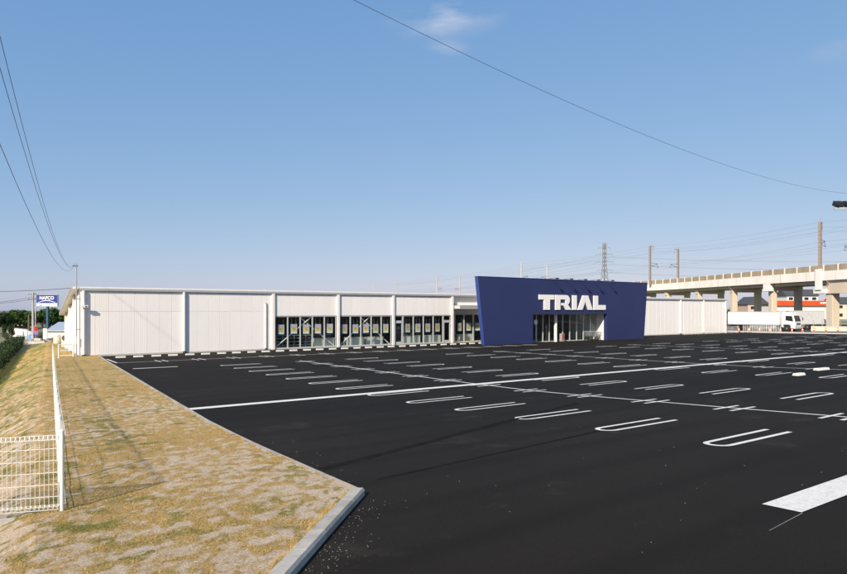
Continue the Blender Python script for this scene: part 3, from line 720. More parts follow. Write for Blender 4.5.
# cabinets and baskets by the entrance
e = thing('vending_cabinet', 'small red and grey cabinet standing inside the entrance opening', 'cabinet', (49.5, 46.3, .03), 0, None, local=True)
obj('body', MB().box(0, .40, 0, .35, 0, .85), 'grey_in', e, bev=.02); obj('front_panel', MB().box(.06, .30, -.012, -.001, .2, .80), 'red', e)
rr = random.Random(5)
for k in range(5):
    e = thing('shopping_trolley', 'grey wire trolley parked against the white entrance side wall', 'trolley', (53.4 + .42 * k, 46.25, .03), rr.uniform(-.1, .1), 'trolleys nested inside the entrance', local=True)
    m = MB()
    for z in (.5, .65, .8, .92):
        m.beam((0, 0, z), (.75, 0, z), .02, .02); m.beam((0, .42, z), (.75, .42, z), .02, .02); m.beam((0, 0, z), (0, .42, z), .02, .02); m.beam((.75, 0, z), (.75, .42, z), .02, .02)
    for x in (0, .15, .3, .45, .6, .75): m.beam((x, 0, .5), (x, 0, .92), .012, .012); m.beam((x, .42, .5), (x, .42, .92), .012, .012)
    obj('basket', m, 'steel', e)
    m = MB(); m.beam((.05, .03, .1), (.7, .03, .1), .03, .03); m.beam((.05, .39, .1), (.7, .39, .1), .03, .03); m.beam((.05, .03, .1), (.05, .03, .95), .03, .03); m.beam((.05, .39, .1), (.05, .39, .95), .03, .03); m.beam((.7, .03, .1), (.5, .1, .5), .03, .03); m.beam((.7, .39, .1), (.5, .32, .5), .03, .03); obj('frame', m, 'dark_metal', e)
    for x, y in ((.1, .03), (.1, .39), (.66, .03), (.66, .39)): obj('castor', MB().lathe([(.05, -.02), (.05, .02)], 10, (x, y, .05), 'y'), 'tyre', e)
    obj('handle', MB().tube([(.05, 0, 1.0), (.05, .42, 1.0)], .018, 8), 'sky_blue', e)
e = thing('round_notice', 'round white notice on a stem inside the entrance', 'sign', (45.9, 46.6, .03), 0, None, local=True)
obj('stem', MB().tube([(0, 0, 0), (0, 0, 2.1)], .02, 8), 'galv', e); obj('foot', MB().lathe([(.2, 0), (.2, .03), (.03, .05)], 16), 'dark_metal', e); obj('disc', MB().lathe([(.26, -.03), (.26, -.05)], 24, (0, 0, 2.1), 'y'), 'letter', e)
# security lamp on the corner post, its arm throws the long shadow along the wall
e = thing('security_camera', 'white security camera on an arm at the store corner', 'camera', (UL + .05, FV - .04, 3.66), 0, None, local=True)
obj('arm', MB().tube([(0, 0, 0), (.12, -.30, .02)], .025, 8), 'trim_white', e); obj('housing', MB().prism([(-.02, -.08), (.42, -.08), (.46, .08), (-.02, .10)], -.42, -.24, 'y'), 'trim_white', e, bev=.015); obj('lens', MB().lathe([(.05, -.44), (.05, -.42)], 12, (.3, 0, 0), 'y'), 'black', e)
# wheel stops along the front
WSM = MB().prism([(-.09, 0), (.09, 0), (.06, .115), (-.06, .115)], -.32, .32, 'x'); 
WST = mesh('wheel_stop', WSM, 'paint', bev=.012)
for k, u in enumerate(FRONT):
    for s in (-1.65, -.5):
        o = put('wheel_stop', WST, None, (u + s + .0, 48.3, lz(48.3))); tag(o, 'white concrete wheel stop in front of the store wall', 'wheel stop', 'wheel stops along the store front')
for (u, v, r, lab) in ((31.3, 13.25, -.05, 'white concrete block beside the stall line, longer than its neighbour'), (27.6, 12.55, .0, 'short white concrete block lying in the driving aisle')):
    o = put('concrete_block', WST, None, (u, v, lz(v)), (0, 0, r), (1.6 if u > 30 else 1.0, 1.5, .9)); tag(o, lab, 'wheel stop')
# ------------------------------------------------------------------ mesh fences
def mesh_fence(name, pts, lab, H=.95, group=None, first=True, cell=.06, wires=True, m='fence_white', wr=.0035, wz=.15):
    """white steel mesh fence through the (u,v,z) post points"""
    e = thing(name, lab, 'fence', pts[0], 0, group)
    for p in (pts if first else pts[1:]):
        mb = MB(); mb.tube([(p[0], p[1], p[2] - .2), (p[0], p[1], p[2] + H + .03)], .023, 12); po = obj('post', mb, m, e, smooth=True)
        mb = MB(); mb.lathe([(.027, 0), (.027, .02), (.01, .035)], 12, (p[0], p[1], p[2] + H + .025)); obj('post_cap', mb, m, po)
    for p, q in zip(pts, pts[1:]):
        p = Vector(p); q = Vector(q); d = q - p; L = d.length; dn = d.normalized(); a = p + dn * .035; b = q - dn * .035; side = Vector((dn.y, -dn.x, 0)) * .03
        
        for nm, zz_, sg in (('top_rail', H - .03, 1), ('bottom_rail', .09, -1)):      # folded triangular edge of the mesh: three wires and rungs
            mb = MB(); o1 = Vector((0, 0, zz_ + .05 * sg)); o2 = Vector((0, 0, zz_)); 
            mb.beam(a + o1, b + o1, .006, .006); mb.beam(a + o2 + side * 1.4, b + o2 + side * 1.4, .006, .006); mb.beam(a + o2 - side * .9, b + o2 - side * .9, .006, .006)
            for k in range(1, int(L / cell)): c = p + d * (k / int(L / cell)); mb.beam(c + o1, c + o2 + side * 1.4, wr * 2, wr * 2); mb.beam(c + o1, c + o2 - side * .9, wr * 2, wr * 2)
            obj(nm, mb, m, e)
        if wires:
            mb = MB(); n = int(L / cell); s2 = side * .5
            for k in range(1, n):
                t = k / n; c = p + d * t + s2; mb.beam(c + Vector((0, 0, .07)), c + Vector((0, 0, H)), wr * 2, wr * 2)
            z = .20
            while z < H - .05:
                mb.beam(a + s2 * 1.3 + Vector((0, 0, z)), b + s2 * 1.3 + Vector((0, 0, z)), wr * 2.2, wr * 2.2); z += wz
            stuff(obj('wire_mesh', mb, m, e))
    return e
pts = []
v = 8.94
while v <= 49.2:
    u = fenceu(v); pts.append((u, v, lawnz(u, v) - .02)); v += 2.013
mesh_fence('mesh_fence', pts, 'white mesh fence along the top of the embankment, running to the store', H=.98, cell=.15, wr=.0019, wz=.3)
d = Vector((-.60, -.80)); # the return panel facing the camera, off to the left
p0 = Vector((pts[0][0], pts[0][1])); dd = (cw(-5.19, 7.62).xy - cw(-4.53, 7.74).xy).normalized()
p1 = p0 + dd * 2.0; p2 = p1 + dd * 2.0; q0 = p0
zz = pts[0][2]
mesh_fence('mesh_fence', [(q0.x, q0.y, zz), (p1.x, p1.y, zz - .05), (p2.x, p2.y, zz - .10)], 'white mesh fence panel turning away down the grassy slope', first=False, H=.95, cell=.052, wr=.0031)
for q in (0,):
    mb = MB(); mb.beam((p0.x - .0 + dd.x * .1, p0.y + dd.y * .1, zz - .09), (p2.x, p2.y, zz - .18), .12, .10); o = obj('fence_footing', mb, 'kerb', base=(p0.x, p0.y, zz - .06)); tag(o, 'low grey concrete footing under the turning mesh panel', 'footing')
# short return beside the store corner
u0, u1 = 3.32, 4.2
e = thing('corner_gate', 'small white pipe gate between the mesh fence and the store corner', 'gate', (u0, 49.9, .05))
for u in (u0, u1): obj('post', MB().tube([(u, 49.9, -.1), (u, 49.9, 1.0)], .05, 10), 'fence_white', e)
for z in (.98, .55, .2): obj('rail', MB().tube([(u0, 49.9, z), (u1, 49.9, z)], .035, 8), 'fence_white', e)
# white fences in front of the blank right wing and beside the road
pts = [(76.5 + 1.7 * k, 49.4, 0) for k in range(9)]
mesh_fence('picket_fence', pts, 'white post fence in front of the blank right wing of the store', H=1.0, cell=.25, wr=.008)
pts = [(91.8 + .55 * k, 49.6 - .55 * k * .75, .1) for k in range(9)]
mesh_fence('barrier_fence', pts, 'low white barrier fence between the lot and the white truck', H=.95, cell=.3, wr=.012)

# ------------------------------------------------------------------ railway viaduct
near = [cw(112, -70), cw(98, 40), cw(87, 95), cw(82.7, 121), cw(77.9, 150), cw(71, 192), cw(52, 238), cw(30, 285), cw(0, 350), cw(-45, 440)]
near = catmull([Vector((p.x, p.y, 0)) for p in near], 6)
def norm_at(L, i):
    d = (L[min(i + 1, len(L) - 1)] - L[max(i - 1, 0)]).normalized(); return Vector((d.y, -d.x, 0))       # towards the far side
vd = thing('railway_viaduct', 'long concrete railway viaduct on square piers behind the store', 'viaduct', tuple(cw(82, 127)))
NRM = [norm_at(near, i) for i in range(len(near))]
def vdrop(q): return 2.2 * smooth(205, 330, D1.y * q.x + D2.y * q.y)      # the line dips gently in the distance
def sweep(name, prof, m, i0=0, i1=None, par=vd):
    i1 = len(near) if i1 is None else i1; mb = MB(); n = len(prof)
    for i in range(i0, i1):
        for a, z in prof: q = near[i] + NRM[i] * a; mb.v.append((q.x, q.y, z - vdrop(q)))
    for i in range(i1 - i0 - 1):
        for k in range(n): mb.f.append((i * n + k, i * n + (k + 1) % n, (i + 1) * n + (k + 1) % n, (i + 1) * n + k))
    mb.f.append(tuple(range(n))); mb.f.append(tuple((i1 - i0 - 1) * n + k for k in range(n))[::-1])
    return obj(name, mb, m, par)
W = 10.0; PT = 12.55; PB_ = 11.35
sweep('deck_slab', [(.6, 10.2), (W - .6, 10.2), (W - .6, 11.2), (.6, 11.2)], 'pier')
sweep('edge_girder', [(0, 9.45), (.55, 9.45), (.55, PB_), (0, PB_)], 'girder'); sweep('edge_girder', [(W - .55, 9.45), (W, 9.45), (W, PB_), (W - .55, PB_)], 'girder')
sweep('main_beam', [(1.2, 8.75), (2.2, 8.75), (2.2, 10.19), (1.2, 10.19)], 'pier'); sweep('main_beam', [(W - 2.2, 8.75), (W - 1.2, 8.75), (W - 1.2, 10.19), (W - 2.2, 10.19)], 'pier')
# walk along the near edge at even steps
acc = [0]
for a, b_ in zip(near, near[1:]): acc.append(acc[-1] + (b_ - a).length)
def walk(s):
    for i in range(len(acc) - 1):
        if s <= acc[i + 1]:
            t = (s - acc[i]) / (acc[i + 1] - acc[i]); return near[i].lerp(near[i + 1], t), NRM[i].lerp(NRM[i + 1], t).normalized()
    return near[-1], NRM[-1]
def proj(p):
    X = D1.x * p.x + D2.x * p.y; Z = D1.y * p.x + D2.y * p.y; return CX + F * X / max(Z, .1), Z
def s_at_x(x):     # arc length where the near edge crosses photo column x
    best = None; s = acc[12]
    while s < acc[-1]:
        p, n = walk(s); px_, Z = proj(p)
        if Z > 60 and px_ <= x: return s
        s += .5
    return acc[-1]
s = s_at_x(905); end = s_at_x(600)
PL = 3.6
while s < end:
    p, n = walk(s); q, n2 = walk(s + PL); d = (q - p).normalized()
    mb = MB()
    for off in (0.12,):
        a = p + d * .14 + n * off; b_ = q - d * .14 + n * off; z0, z1 = PB_ + .01, PT - random.uniform(.0, .04)
        mb.beam((a.x, a.y, (z0 + z1) / 2), (b_.x, b_.y, (z0 + z1) / 2), .14, z1 - z0)
    obj('parapet_panel', mb, 'parapet', vd)
    mb = MB(); a = p + n * .10; c = a + d * .12; mb.beam((a.x - d.x * .12, a.y - d.y * .12, (PB_ + PT) / 2 + .04), (c.x, c.y, (PB_ + PT) / 2 + .04), .26, PT - PB_ + .08); obj('parapet_post', mb, 'girder', vd)
    s += PL
sweep('parapet_wall', [(W - .25, PB_ + .01), (W - .1, PB_ + .01), (W - .1, PT), (W - .25, PT)], 'parapet')
i_end = next(i for i in range(len(near)) if acc[i] >= end)
sweep('parapet_wall', [(.05, PB_ + .01), (.2, PB_ + .01), (.2, PT), (.05, PT)], 'parapet', i_end)
i_beg = max(i for i in range(len(near)) if acc[i] <= s_at_x(905))
sweep('parapet_wall', [(.05, PB_ + .01), (.2, PB_ + .01), (.2, PT), (.05, PT)], 'parapet', 0, i_beg + 1)
# frames: near column, far column, cross beam, haunches
def pier(s, big=False):
    p, n = walk(s); q, _ = walk(s + 1); d = (q - p).normalized()
    e = None; hw = .85 if big else .65
    for off in (1.7, W - 1.7):
        c = p + n * off; mb = MB()
        mb.beam((c.x, c.y, -.3), (c.x, c.y, 8.76 - vdrop(c)), hw * 2, hw * 2, up=n)
        e = obj('pier', mb, 'pier', vd, bev=.12)
    a = p + n * .9; b_ = p + n * (W - .9); mb = MB(); mb.beam((a.x, a.y, 8.35 - vdrop(a)), (b_.x, b_.y, 8.35 - vdrop(b_)), hw * 1.7, 1.0); obj('cross_beam', mb, 'pier', vd)
    return p, n, d
pj = s_at_x(826); 
s0 = s_at_x(767); step = 15.0
for x in (767, 728, 694, 664): pier(s_at_x(x))
P_, N_, D_ = pier(pj, True)
for k in range(1, 9): pier(pj - 17 * k, True)
for k in range(1, 14): pier(s_at_x(664) + 15 * k)
# corbel of the near pier head and expansion joint pilaster at the change of span
for x, hh in ((767, 1.9), ):
    p, n = walk(s_at_x(x)); q, _ = walk(s_at_x(x) + 1); d = (q - p).normalized(); c = p + n * .55
    mb = MB(); mb.beam((c.x - d.x * 1.1, c.y - d.y * 1.1, 8.55), (c.x + d.x * 1.1, c.y + d.y * 1.1, 8.55), 1.1, 1.75); obj('pier_head', mb, 'girder', vd, bev=.1)
p, n = walk(pj + 1.6); q, _ = walk(pj + 2.6); d = (q - p).normalized(); c = p - n * .12
mb = MB(); mb.beam((c.x - d.x * .75, c.y - d.y * .75, 9.65), (c.x + d.x * .75, c.y + d.y * .75, 9.65), .5, 4.3); obj('joint_pilaster', mb, 'girder', vd, bev=.06)
c = p + n * .9; mb = MB(); mb.beam((c.x - d.x * 1.5, c.y - d.y * 1.5, 7.2), (c.x + d.x * 1.5, c.y + d.y * 1.5, 7.2), 2.0, .9); obj('pier_head', mb, 'girder', vd, bev=.1)
for x in (728, 767, 826):                      # drain pipes down the near faces of the piers
    p, n = walk(s_at_x(x)); q, _ = walk(s_at_x(x) + 1); d = (q - p).normalized(); c = p + n * (.80 if x == 826 else 1.0) - d * .35
    obj('drain_pipe', MB().tube([(c.x, c.y, .1), (c.x, c.y, 8.2), (c.x - n.x * .9, c.y - n.y * .9, 9.4)], .07, 8), 'galv', vd)
s = s_at_x(905)
while s < end:                                  # open joints between the girder units
    p, n = walk(s); q, _ = walk(s + 1); d = (q - p).normalized(); c = p - n * .012
    obj('girder_joint', MB().beam((c.x, c.y, 9.5), (c.x, c.y, PB_ - .03), .05, .02, up=n), 'parapet', vd); s += 7.5
# deeper girder on the span right of the joint
mb = MB()
for k in range(0, 8):
    a, n = walk(pj - k * 12); b_, n2 = walk(pj - (k + 1) * 12); a = a + n * 1.0; b_ = b_ + n2 * 1.0; mb.beam((a.x, a.y, 8.1), (b_.x, b_.y, 8.1), .9, 2.7)
obj('deep_girder', mb, 'pier', vd)
# catenary masts: near and far side pairs
def mast_pair(xn, Zn, top, m, far=True, grp='overhead line masts on the viaduct', lab='brown steel', xf=None, Zf=None):
    ends = []
    for side in (0, 1):
        if side == 0: c = at(xn, Zn)
        else: c = at(xf, Zf)
        other = at(xf, Zf) if side == 0 else at(xn, Zn); d = (other - c); d.z = 0; d.normalize()
        zt = zy(top[side], Zn if side == 0 else Zf); zb = 11.2 - vdrop(c)
        e = thing('catenary_mast', lab[side], 'mast', (c.x, c.y, zb), 0, grp)
        mb = MB(); mb.beam((c.x, c.y, zb), (c.x, c.y, zt), .50, .50); obj('pole', mb, m, e)
        mb = MB()
        for k in range(int((zt - zb) / .8)): mb.box(c.x - .28, c.x + .28, c.y - .28, c.y + .28, zb + .4 + k * .8, zb + .52 + k * .8)
        obj('pole_bands', mb, m, e)
        mb = MB(); a = c + d * 1.3; mb.beam((c.x, c.y, zt - .1), (a.x, a.y, zt - .1), .14, .16); mb.beam((a.x, a.y, zt - .1), (a.x, a.y, zt - 1.5), .1, .1); mb.tube([(c.x, c.y, zt), (c.x, c.y, zt + .9)], .04, 6); obj('top_arm', mb, m, e)
        a = c + d * 3.0; zc = zb + 5.4; mb = MB()
        mb.tube([(c.x, c.y, zc + .2), (a.x, a.y, zc + 1.2)], .06, 6); mb.tube([(c.x, c.y, zc + 1.4), (a.x, a.y, zc + 1.2)], .05, 6); mb.tube([(a.x - d.x * .4, a.y - d.y * .4, zc + 1.2), (a.x + d.x * .3, a.y + d.y * .3, zc)], .05, 6); mb.tube([(c.x + d.x * .8, c.y + d.y * .8, zc + .45), (a.x + d.x * .5, a.y + d.y * .5, zc)], .04, 6); obj('cantilever', mb, 'dark_metal', e)
        ends.append((Vector((c.x, c.y, zt)), Vector((a.x, a.y, zc + 1.2)), Vector((a.x, a.y, zc + .1)), d))
    return ends
NL = lambda t: (f'brown railway mast on the near parapet {t}', f'brown railway mast on the far parapet {t}')
E_ = []
E_.append(mast_pair(1035, 86, (195, 198), 'mast', xf=1010, Zf=100, lab=NL('beyond the floodlight pole')))
E_.append(mast_pair(820, 127.6, (222, 226), 'mast', xf=849, Zf=140, lab=NL('above the joint pilaster')))
E_.append(mast_pair(650, 192, (246, 249), 'mast', xf=678, Zf=196, lab=NL('above the right end of the store')))
E_.append(mast_pair(521.5, 250, (263.5, 264.5), 'far_mast', xf=547.5, Zf=255, lab=NL('rising left of the lattice pylon')))
E_.append(mast_pair(437, 346, (276, 276.5), 'far_mast', xf=460, Zf=352, lab=NL('rising above the white shop bays')))
E_.append(mast_pair(374, 440, (283.8, 283.5), 'far_mast', xf=396.6, Zf=446, lab=NL('farthest along the line')))
# overhead wires between the masts
def wire_path(a, b_, sag, n=14):
    return [(a.lerp(b_, i / n)) - Vector((0, 0, 4 * sag * (i / n) * (1 - i / n))) for i in range(n + 1)]
for k in range(2):
    for j, (key, rad, sag, nm, lab) in enumerate(((0, .018, .8, 'feeder_wire', 'thin feeder wire strung between tops of the viaduct masts'), (1, .018, .9, 'messenger_wire', 'sagging messenger wire of the railway overhead line'), (2, .016, .1, 'contact_wire', 'level contact wire of the railway overhead line'))):
        P_all = []
        for a, b_ in zip(E_, E_[1:]):
            seg = wire_path(a[k][key], b_[k][key], sag * (a[k][key] - b_[k][key]).length / 60, 10); P_all += seg if not P_all else seg[1:]
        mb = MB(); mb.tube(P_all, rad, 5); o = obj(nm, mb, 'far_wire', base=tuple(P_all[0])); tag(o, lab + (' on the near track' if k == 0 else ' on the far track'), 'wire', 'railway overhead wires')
for k, dz in ((0, -.9), (1, -.9), (0, -1.9)):
    P_all = []
    for a, b_ in zip(E_, E_[1:]):
        o1 = Vector((0, 0, dz)); seg = wire_path(a[k][0] + o1 + a[k][3] * 1.3, b_[k][0] + o1 + b_[k][3] * 1.3, .9, 10); P_all += seg if not P_all else seg[1:]
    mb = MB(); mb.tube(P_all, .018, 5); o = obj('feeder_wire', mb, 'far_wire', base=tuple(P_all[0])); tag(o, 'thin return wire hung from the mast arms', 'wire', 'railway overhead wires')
# lattice pylon
Zp = 460; c = at(604.5, Zp); top = zy(242.5, Zp)
e = thing('lattice_pylon', 'grey lattice power pylon rising behind the entrance wall', 'pylon', (c.x, c.y, 0))
def pw(z): return 3.6 - 2.7 * min(1, z / (top * .72)) if z < top * .72 else .9
lv_ = [0, 8, 15, 21, 26, 30.5, 34.5, 38, 41, 44, 47, top]
for sx in (-1, 1):
    for sy in (-1, 1):
        mb = MB()
        for a, b_ in zip(lv_, lv_[1:]): mb.beam((c.x + sx * pw(a), c.y + sy * pw(a), a), (c.x + sx * pw(b_), c.y + sy * pw(b_), b_), .26, .26)
        obj('leg', mb, 'pylon_steel', e)
mb = MB()
for a, b_ in zip(lv_, lv_[1:]):
    for sx, sy, tx, ty in ((-1, -1, 1, -1), (1, -1, 1, 1), (1, 1, -1, 1), (-1, 1, -1, -1)):
        mb.beam((c.x + sx * pw(a), c.y + sy * pw(a), a), (c.x + tx * pw(b_), c.y + ty * pw(b_), b_), .14, .14); mb.beam((c.x + tx * pw(a), c.y + ty * pw(a), a), (c.x + sx * pw(b_), c.y + sy * pw(b_), b_), .14, .14)
obj('lattice_bracing', mb, 'pylon_steel', e)
dr = (at(640, Zp) - c).normalized(); tips = []
for z, L in ((44.5, 6.2), (39, 6.6), (33, 5.6), (49.5, 4.5)):
    mb = MB()
    for s_ in (-1, 1):
        t = c + dr * L * s_
        for w_ in (-.8, .8): mb.beam((c.x + w_ * .5, c.y + w_ * .5, z + 1.1), (t.x, t.y, z), .16, .16); mb.beam((c.x - w_ * .5, c.y + w_ * .5, z - .2), (t.x, t.y, z), .16, .16)
        mb.beam((t.x, t.y, z), (t.x, t.y, z - 1.5), .12, .12); tips.append(Vector((t.x, t.y, z - 1.5)))
    obj('cross_arm', mb, 'pylon_steel', e)
for i, t in enumerate(tips[:6]):
    a = t + (cw(520, 330) - cw(134, 460)) + Vector((0, 0, 3)); b_ = t + (cw(-150, 1500) - cw(134, 460))
    for q, dr_ in ((a, 'towards the viaduct'), (b_, 'behind the store')):
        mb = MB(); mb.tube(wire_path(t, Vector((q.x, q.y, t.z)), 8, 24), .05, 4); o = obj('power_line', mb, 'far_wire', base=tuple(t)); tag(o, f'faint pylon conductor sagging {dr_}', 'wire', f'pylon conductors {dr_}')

# ------------------------------------------------------------------ trucks
def wheel(e, x, y, r=.5, wdt=.26, out=1):
    t = obj('wheel', MB().lathe([(r * .55, -wdt / 2), (r * .92, -wdt / 2), (r, -wdt / 2 + .04), (r, wdt / 2 - .04), (r * .92, wdt / 2), (r * .55, wdt / 2)], 22, (x, y, r), 'y'), 'tyre', e, smooth=True)
    obj('rim', MB().lathe([(r * .54, -.02), (r * .5, .03), (r * .25, .03), (r * .22, .07)] if out > 0 else [(r * .22, -.07), (r * .25, -.03), (r * .5, -.03), (r * .54, .02)], 16, (x, y + out * wdt * .36, r), 'y'), 'rim', t)
def truck(name, loc, rot, lab, L, cargo, cabm, ch=3.1, cab=True):
    e = thing(name, lab, 'truck', loc, rot, None, local=True); hw = 1.2; cb = 2.1
    obj('chassis', MB().box(-L / 2 + .2, L / 2 - .3, -.45, .45, .62, .9).box(-L / 2 + .1, -L / 2 + .25, -1.1, 1.1, .5, .75), 'black', e)
    c = obj('cargo_box', MB().box(-L / 2, L / 2 - cb - .25, -hw, hw, .98, ch), cargo, e, bev=.04)
    x1 = L / 2 - cb - .25
    for s_ in (-1, 1):
        obj('bottom_rail', MB().box(-L / 2 + .02, x1 - .02, s_ * hw - .03, s_ * hw + .03, .92, 1.06), 'galv', c); obj('top_rail', MB().box(-L / 2 + .02, x1 - .02, s_ * hw - .025, s_ * hw + .025, ch - .09, ch + .015), 'galv', c)
        for k in range(1, 6): xx = -L / 2 + (x1 + L / 2) * k / 6; obj('panel_seam', MB().box(xx - .012, xx + .012, s_ * (hw + .008) - .008, s_ * (hw + .008) + .008, 1.07, ch - .1), 'galv', c)
        g = MB()
        for z in (.45, .65, .85): g.box(-L * .16, L * .16, s_ * 1.12 - .02, s_ * 1.12 + .02, z - .04, z + .04)
        for xx in (-L * .15, 0, L * .15): g.box(xx - .03, xx + .03, s_ * 1.08 - .02, s_ * 1.08 + .02, .42, .95)
        obj('side_guard', g, 'alu', e)
        obj('fuel_tank', MB().lathe([(.27, -.5), (.3, -.45), (.3, .45), (.27, .5)], 14, (L * .2, s_ * .75, .62), 'y'), 'steel', e)
    for s_ in (-1, 1):
        wheel(e, L / 2 - 1.25, s_ * 1.02, .48, .27, s_); wheel(e, -L / 2 + 1.6, s_ * .98, .48, .45, s_); wheel(e, -L / 2 + 2.75, s_ * .98, .48, .45, s_)
        obj('mudguard', MB().prism([(-L / 2 + .9, .95), (-L / 2 + 3.4, .95), (-L / 2 + 3.4, 1.0), (-L / 2 + .9, 1.0)], s_ * .75, s_ * 1.18, 'y'), 'black', e)
    f = L / 2; k = f - cb
    prof = [(k, .75), (f - 1.85, .55), (f - 1.8, 1.05), (f - .75, 1.05), (f - .70, .45), (f - .02, .42), (f, 1.25), (f - .06, 1.55), (f - .33, 2.55), (f - .52, 2.72), (k + .1, 2.76), (k, 2.65)]
    cbo = obj('cab', MB().prism(prof, -1.12, 1.12, 'y'), cabm, e, bev=.05)
    obj('windscreen', MB().add([(f - .045, -1.0, 1.56), (f - .045, 1.0, 1.56), (f - .30, .95, 2.50), (f - .30, -.95, 2.50), (f - .085, -1.0, 1.55), (f - .085, 1.0, 1.55), (f - .34, .95, 2.49), (f - .34, -.95, 2.49)], [(0, 1, 2, 3), (7, 6, 5, 4), (0, 4, 5, 1), (1, 5, 6, 2), (2, 6, 7, 3), (3, 7, 4, 0)]), 'carglass', cbo)
    for s_ in (-1, 1):
        y = s_ * 1.125
        obj('side_window', MB().prism([(f - 1.45, 1.72), (f - .32, 1.55), (f - .50, 2.42), (f - 1.45, 2.46)], y - .006, y + .012, 'y'), 'carglass', cbo)
        dsh = obj('door', MB().prism([(f - 1.55, 1.08), (f - .72, 1.08), (f - .28, 1.32), (f - .30, 1.50), (f - 1.55, 1.66)], y - .004, y + .009, 'y'), cabm, cbo); obj('door_handle', MB().box(f - 1.45, f - 1.28, y - .02, y + .025, 1.5, 1.54), 'black', cbo)
        obj('headlight', MB().box(f - .12, f + .02, s_ * .85 - .18, s_ * .85 + .18, .72, .92), 'lens', cbo, bev=.02); obj('indicator', MB().box(f - .1, f + .018, s_ * 1.06 - .05, s_ * 1.06 + .05, .72, .92), 'amber', cbo)
        mb = MB(); mb.tube([(f - .25, s_ * 1.1, 2.3), (f + .12, s_ * 1.32, 2.28), (f + .12, s_ * 1.32, 1.65)], .018, 6); mb.box(f + .09, f + .15, s_ * 1.32 - .1, s_ * 1.32 + .1, 1.7, 2.15); obj('mirror', mb, 'black', cbo)
        obj('tail_light', MB().box(-L / 2 + .05, -L / 2 + .1, s_ * .9 - .2, s_ * .9 + .2, .55, .7), 'red', e)
    obj('bumper', MB().box(f - .3, f + .06, -1.14, 1.14, .38, .70), 'truck_grey', cbo, bev=.04)
    g = MB()
    for z in (1.05, 1.18, 1.31): g.box(f - .05, f + .025, -.7, .7, z - .035, z + .035)
    obj('grille', g, 'black', cbo); obj('wiper', MB().beam((f - .04, -.6, 1.6), (f - .13, .1, 1.85), .02, .02).beam((f - .04, .1, 1.6), (f - .13, .8, 1.85), .02, .02), 'black', cbo)
    obj('wind_deflector', MB().prism([(k + .15, 2.77), (f - .6, 2.77), (f - .75, 2.9), (k + .15, ch - .02)], -.95, .95, 'y'), cabm, cbo, bev=.03)
    obj('marker_lamp', MB().box(f - .6, f - .5, -.7, -.6, 2.74, 2.82).box(f - .6, f - .5, .6, .7, 2.74, 2.82), 'amber', cbo)
    return e
RX = -math.atan2(D1.y, D2.y)              # world angle of the camera's right-hand direction
truck('box_truck', tuple(at(763.5, 102, .03)), RX - .92, 'white box truck with white cab parked beside the barrier fence', 10.6, 'truck_white', 'truck_white')
truck('cargo_truck', tuple(at(796, 107, .03)), RX + math.pi - .10, 'grey bodied cargo truck parked behind the white box truck', 8.0, 'truck_grey', 'truck_beige', 3.25)
# small vehicles
def small_car(name, loc, rot, lab, body, cat='car', L=3.4, H=1.75, Wd=1.5):
    e = thing(name, lab, cat, loc, rot, None, local=True); h = Wd / 2; f = L / 2
    b = obj('body', MB().prism([(-f, .3), (f, .28), (f, .75), (f - .55, 1.0), (f - 1.0, H - .06), (f - 1.3, H), (-f + .25, H), (-f + .02, 1.0)], -h, h, 'y'), body, e, bev=.06)
    for s_ in (-1, 1):
        y = s_ * (h + .002)
        obj('side_window', MB().prism([(f - 1.85, 1.02), (f - .75, 1.02), (f - 1.1, H - .18), (f - 1.85, H - .15)], y - .005, y + .008, 'y'), 'carglass', b); obj('side_window', MB().prism([(-f + .25, 1.02), (f - 1.95, 1.02), (f - 1.95, H - .15), (-f + .4, H - .15)], y - .005, y + .008, 'y'), 'carglass', b)
        for x in (-f + .65, f - .65): wheel(e, x, s_ * (h - .09), .28, .16, s_)
        obj('headlight', MB().box(f - .08, f + .015, s_ * (h - .25) - .14, s_ * (h - .25) + .14, .6, .75), 'lens', b); obj('tail_light', MB().box(-f - .012, -f + .05, s_ * (h - .15) - .08, s_ * (h - .15) + .08, .7, 1.0), 'red', b)
    obj('windscreen', MB().add([(f - .60, -h + .12, 1.06), (f - .60, h - .12, 1.06), (f - .97, h - .16, H - .12), (f - .97, -h + .16, H - .12), (f - .66, -h + .12, 1.04), (f - .66, h - .12, 1.04), (f - 1.03, h - .16, H - .14), (f - 1.03, -h + .16, H - .14)], [(0, 1, 2, 3), (7, 6, 5, 4), (0, 4, 5, 1), (1, 5, 6, 2), (2, 6, 7, 3), (3, 7, 4, 0)]), 'carglass', b)
    obj('bumper', MB().box(f - .15, f + .04, -h + .02, h - .02, .26, .5), 'black', b)
    return e
small_car('parked_van', tuple(at(817, 172, -.05)), RX + .3, 'dark van parked beyond the viaduct near the orange shop', 'black', 'van', 4.4, 2.0, 1.8)
# cones along the road
cone = None
CB = MB().lathe([(.17, .03), (.03, .68), (.022, .70)], 16); 
for i, x in enumerate((739, 749, 759.5, 770, 780.5, 792, 802.5, 814, 826, 838)):
    p = at(x, 94 + .25 * math.sin(i * 2.1)); p.z = lz(p.y) + (.122 if p.x < 96 else .02)
    if cone is None:
        cone = thing('traffic_cone', 'orange traffic cone in the row along the road edge', 'traffic cone', tuple(p), 0, 'traffic cones along the road edge', local=True)
        obj('cone_body', CB, 'cone_orange', cone, smooth=True); obj('base', MB().box(-.2, .2, -.2, .2, 0, .032), 'cone_orange', cone, bev=.01); obj('reflective_band', MB().lathe([(.121, .30), (.097, .42)], 16), 'letter', cone)
    else: dup(cone, None, tuple(p))
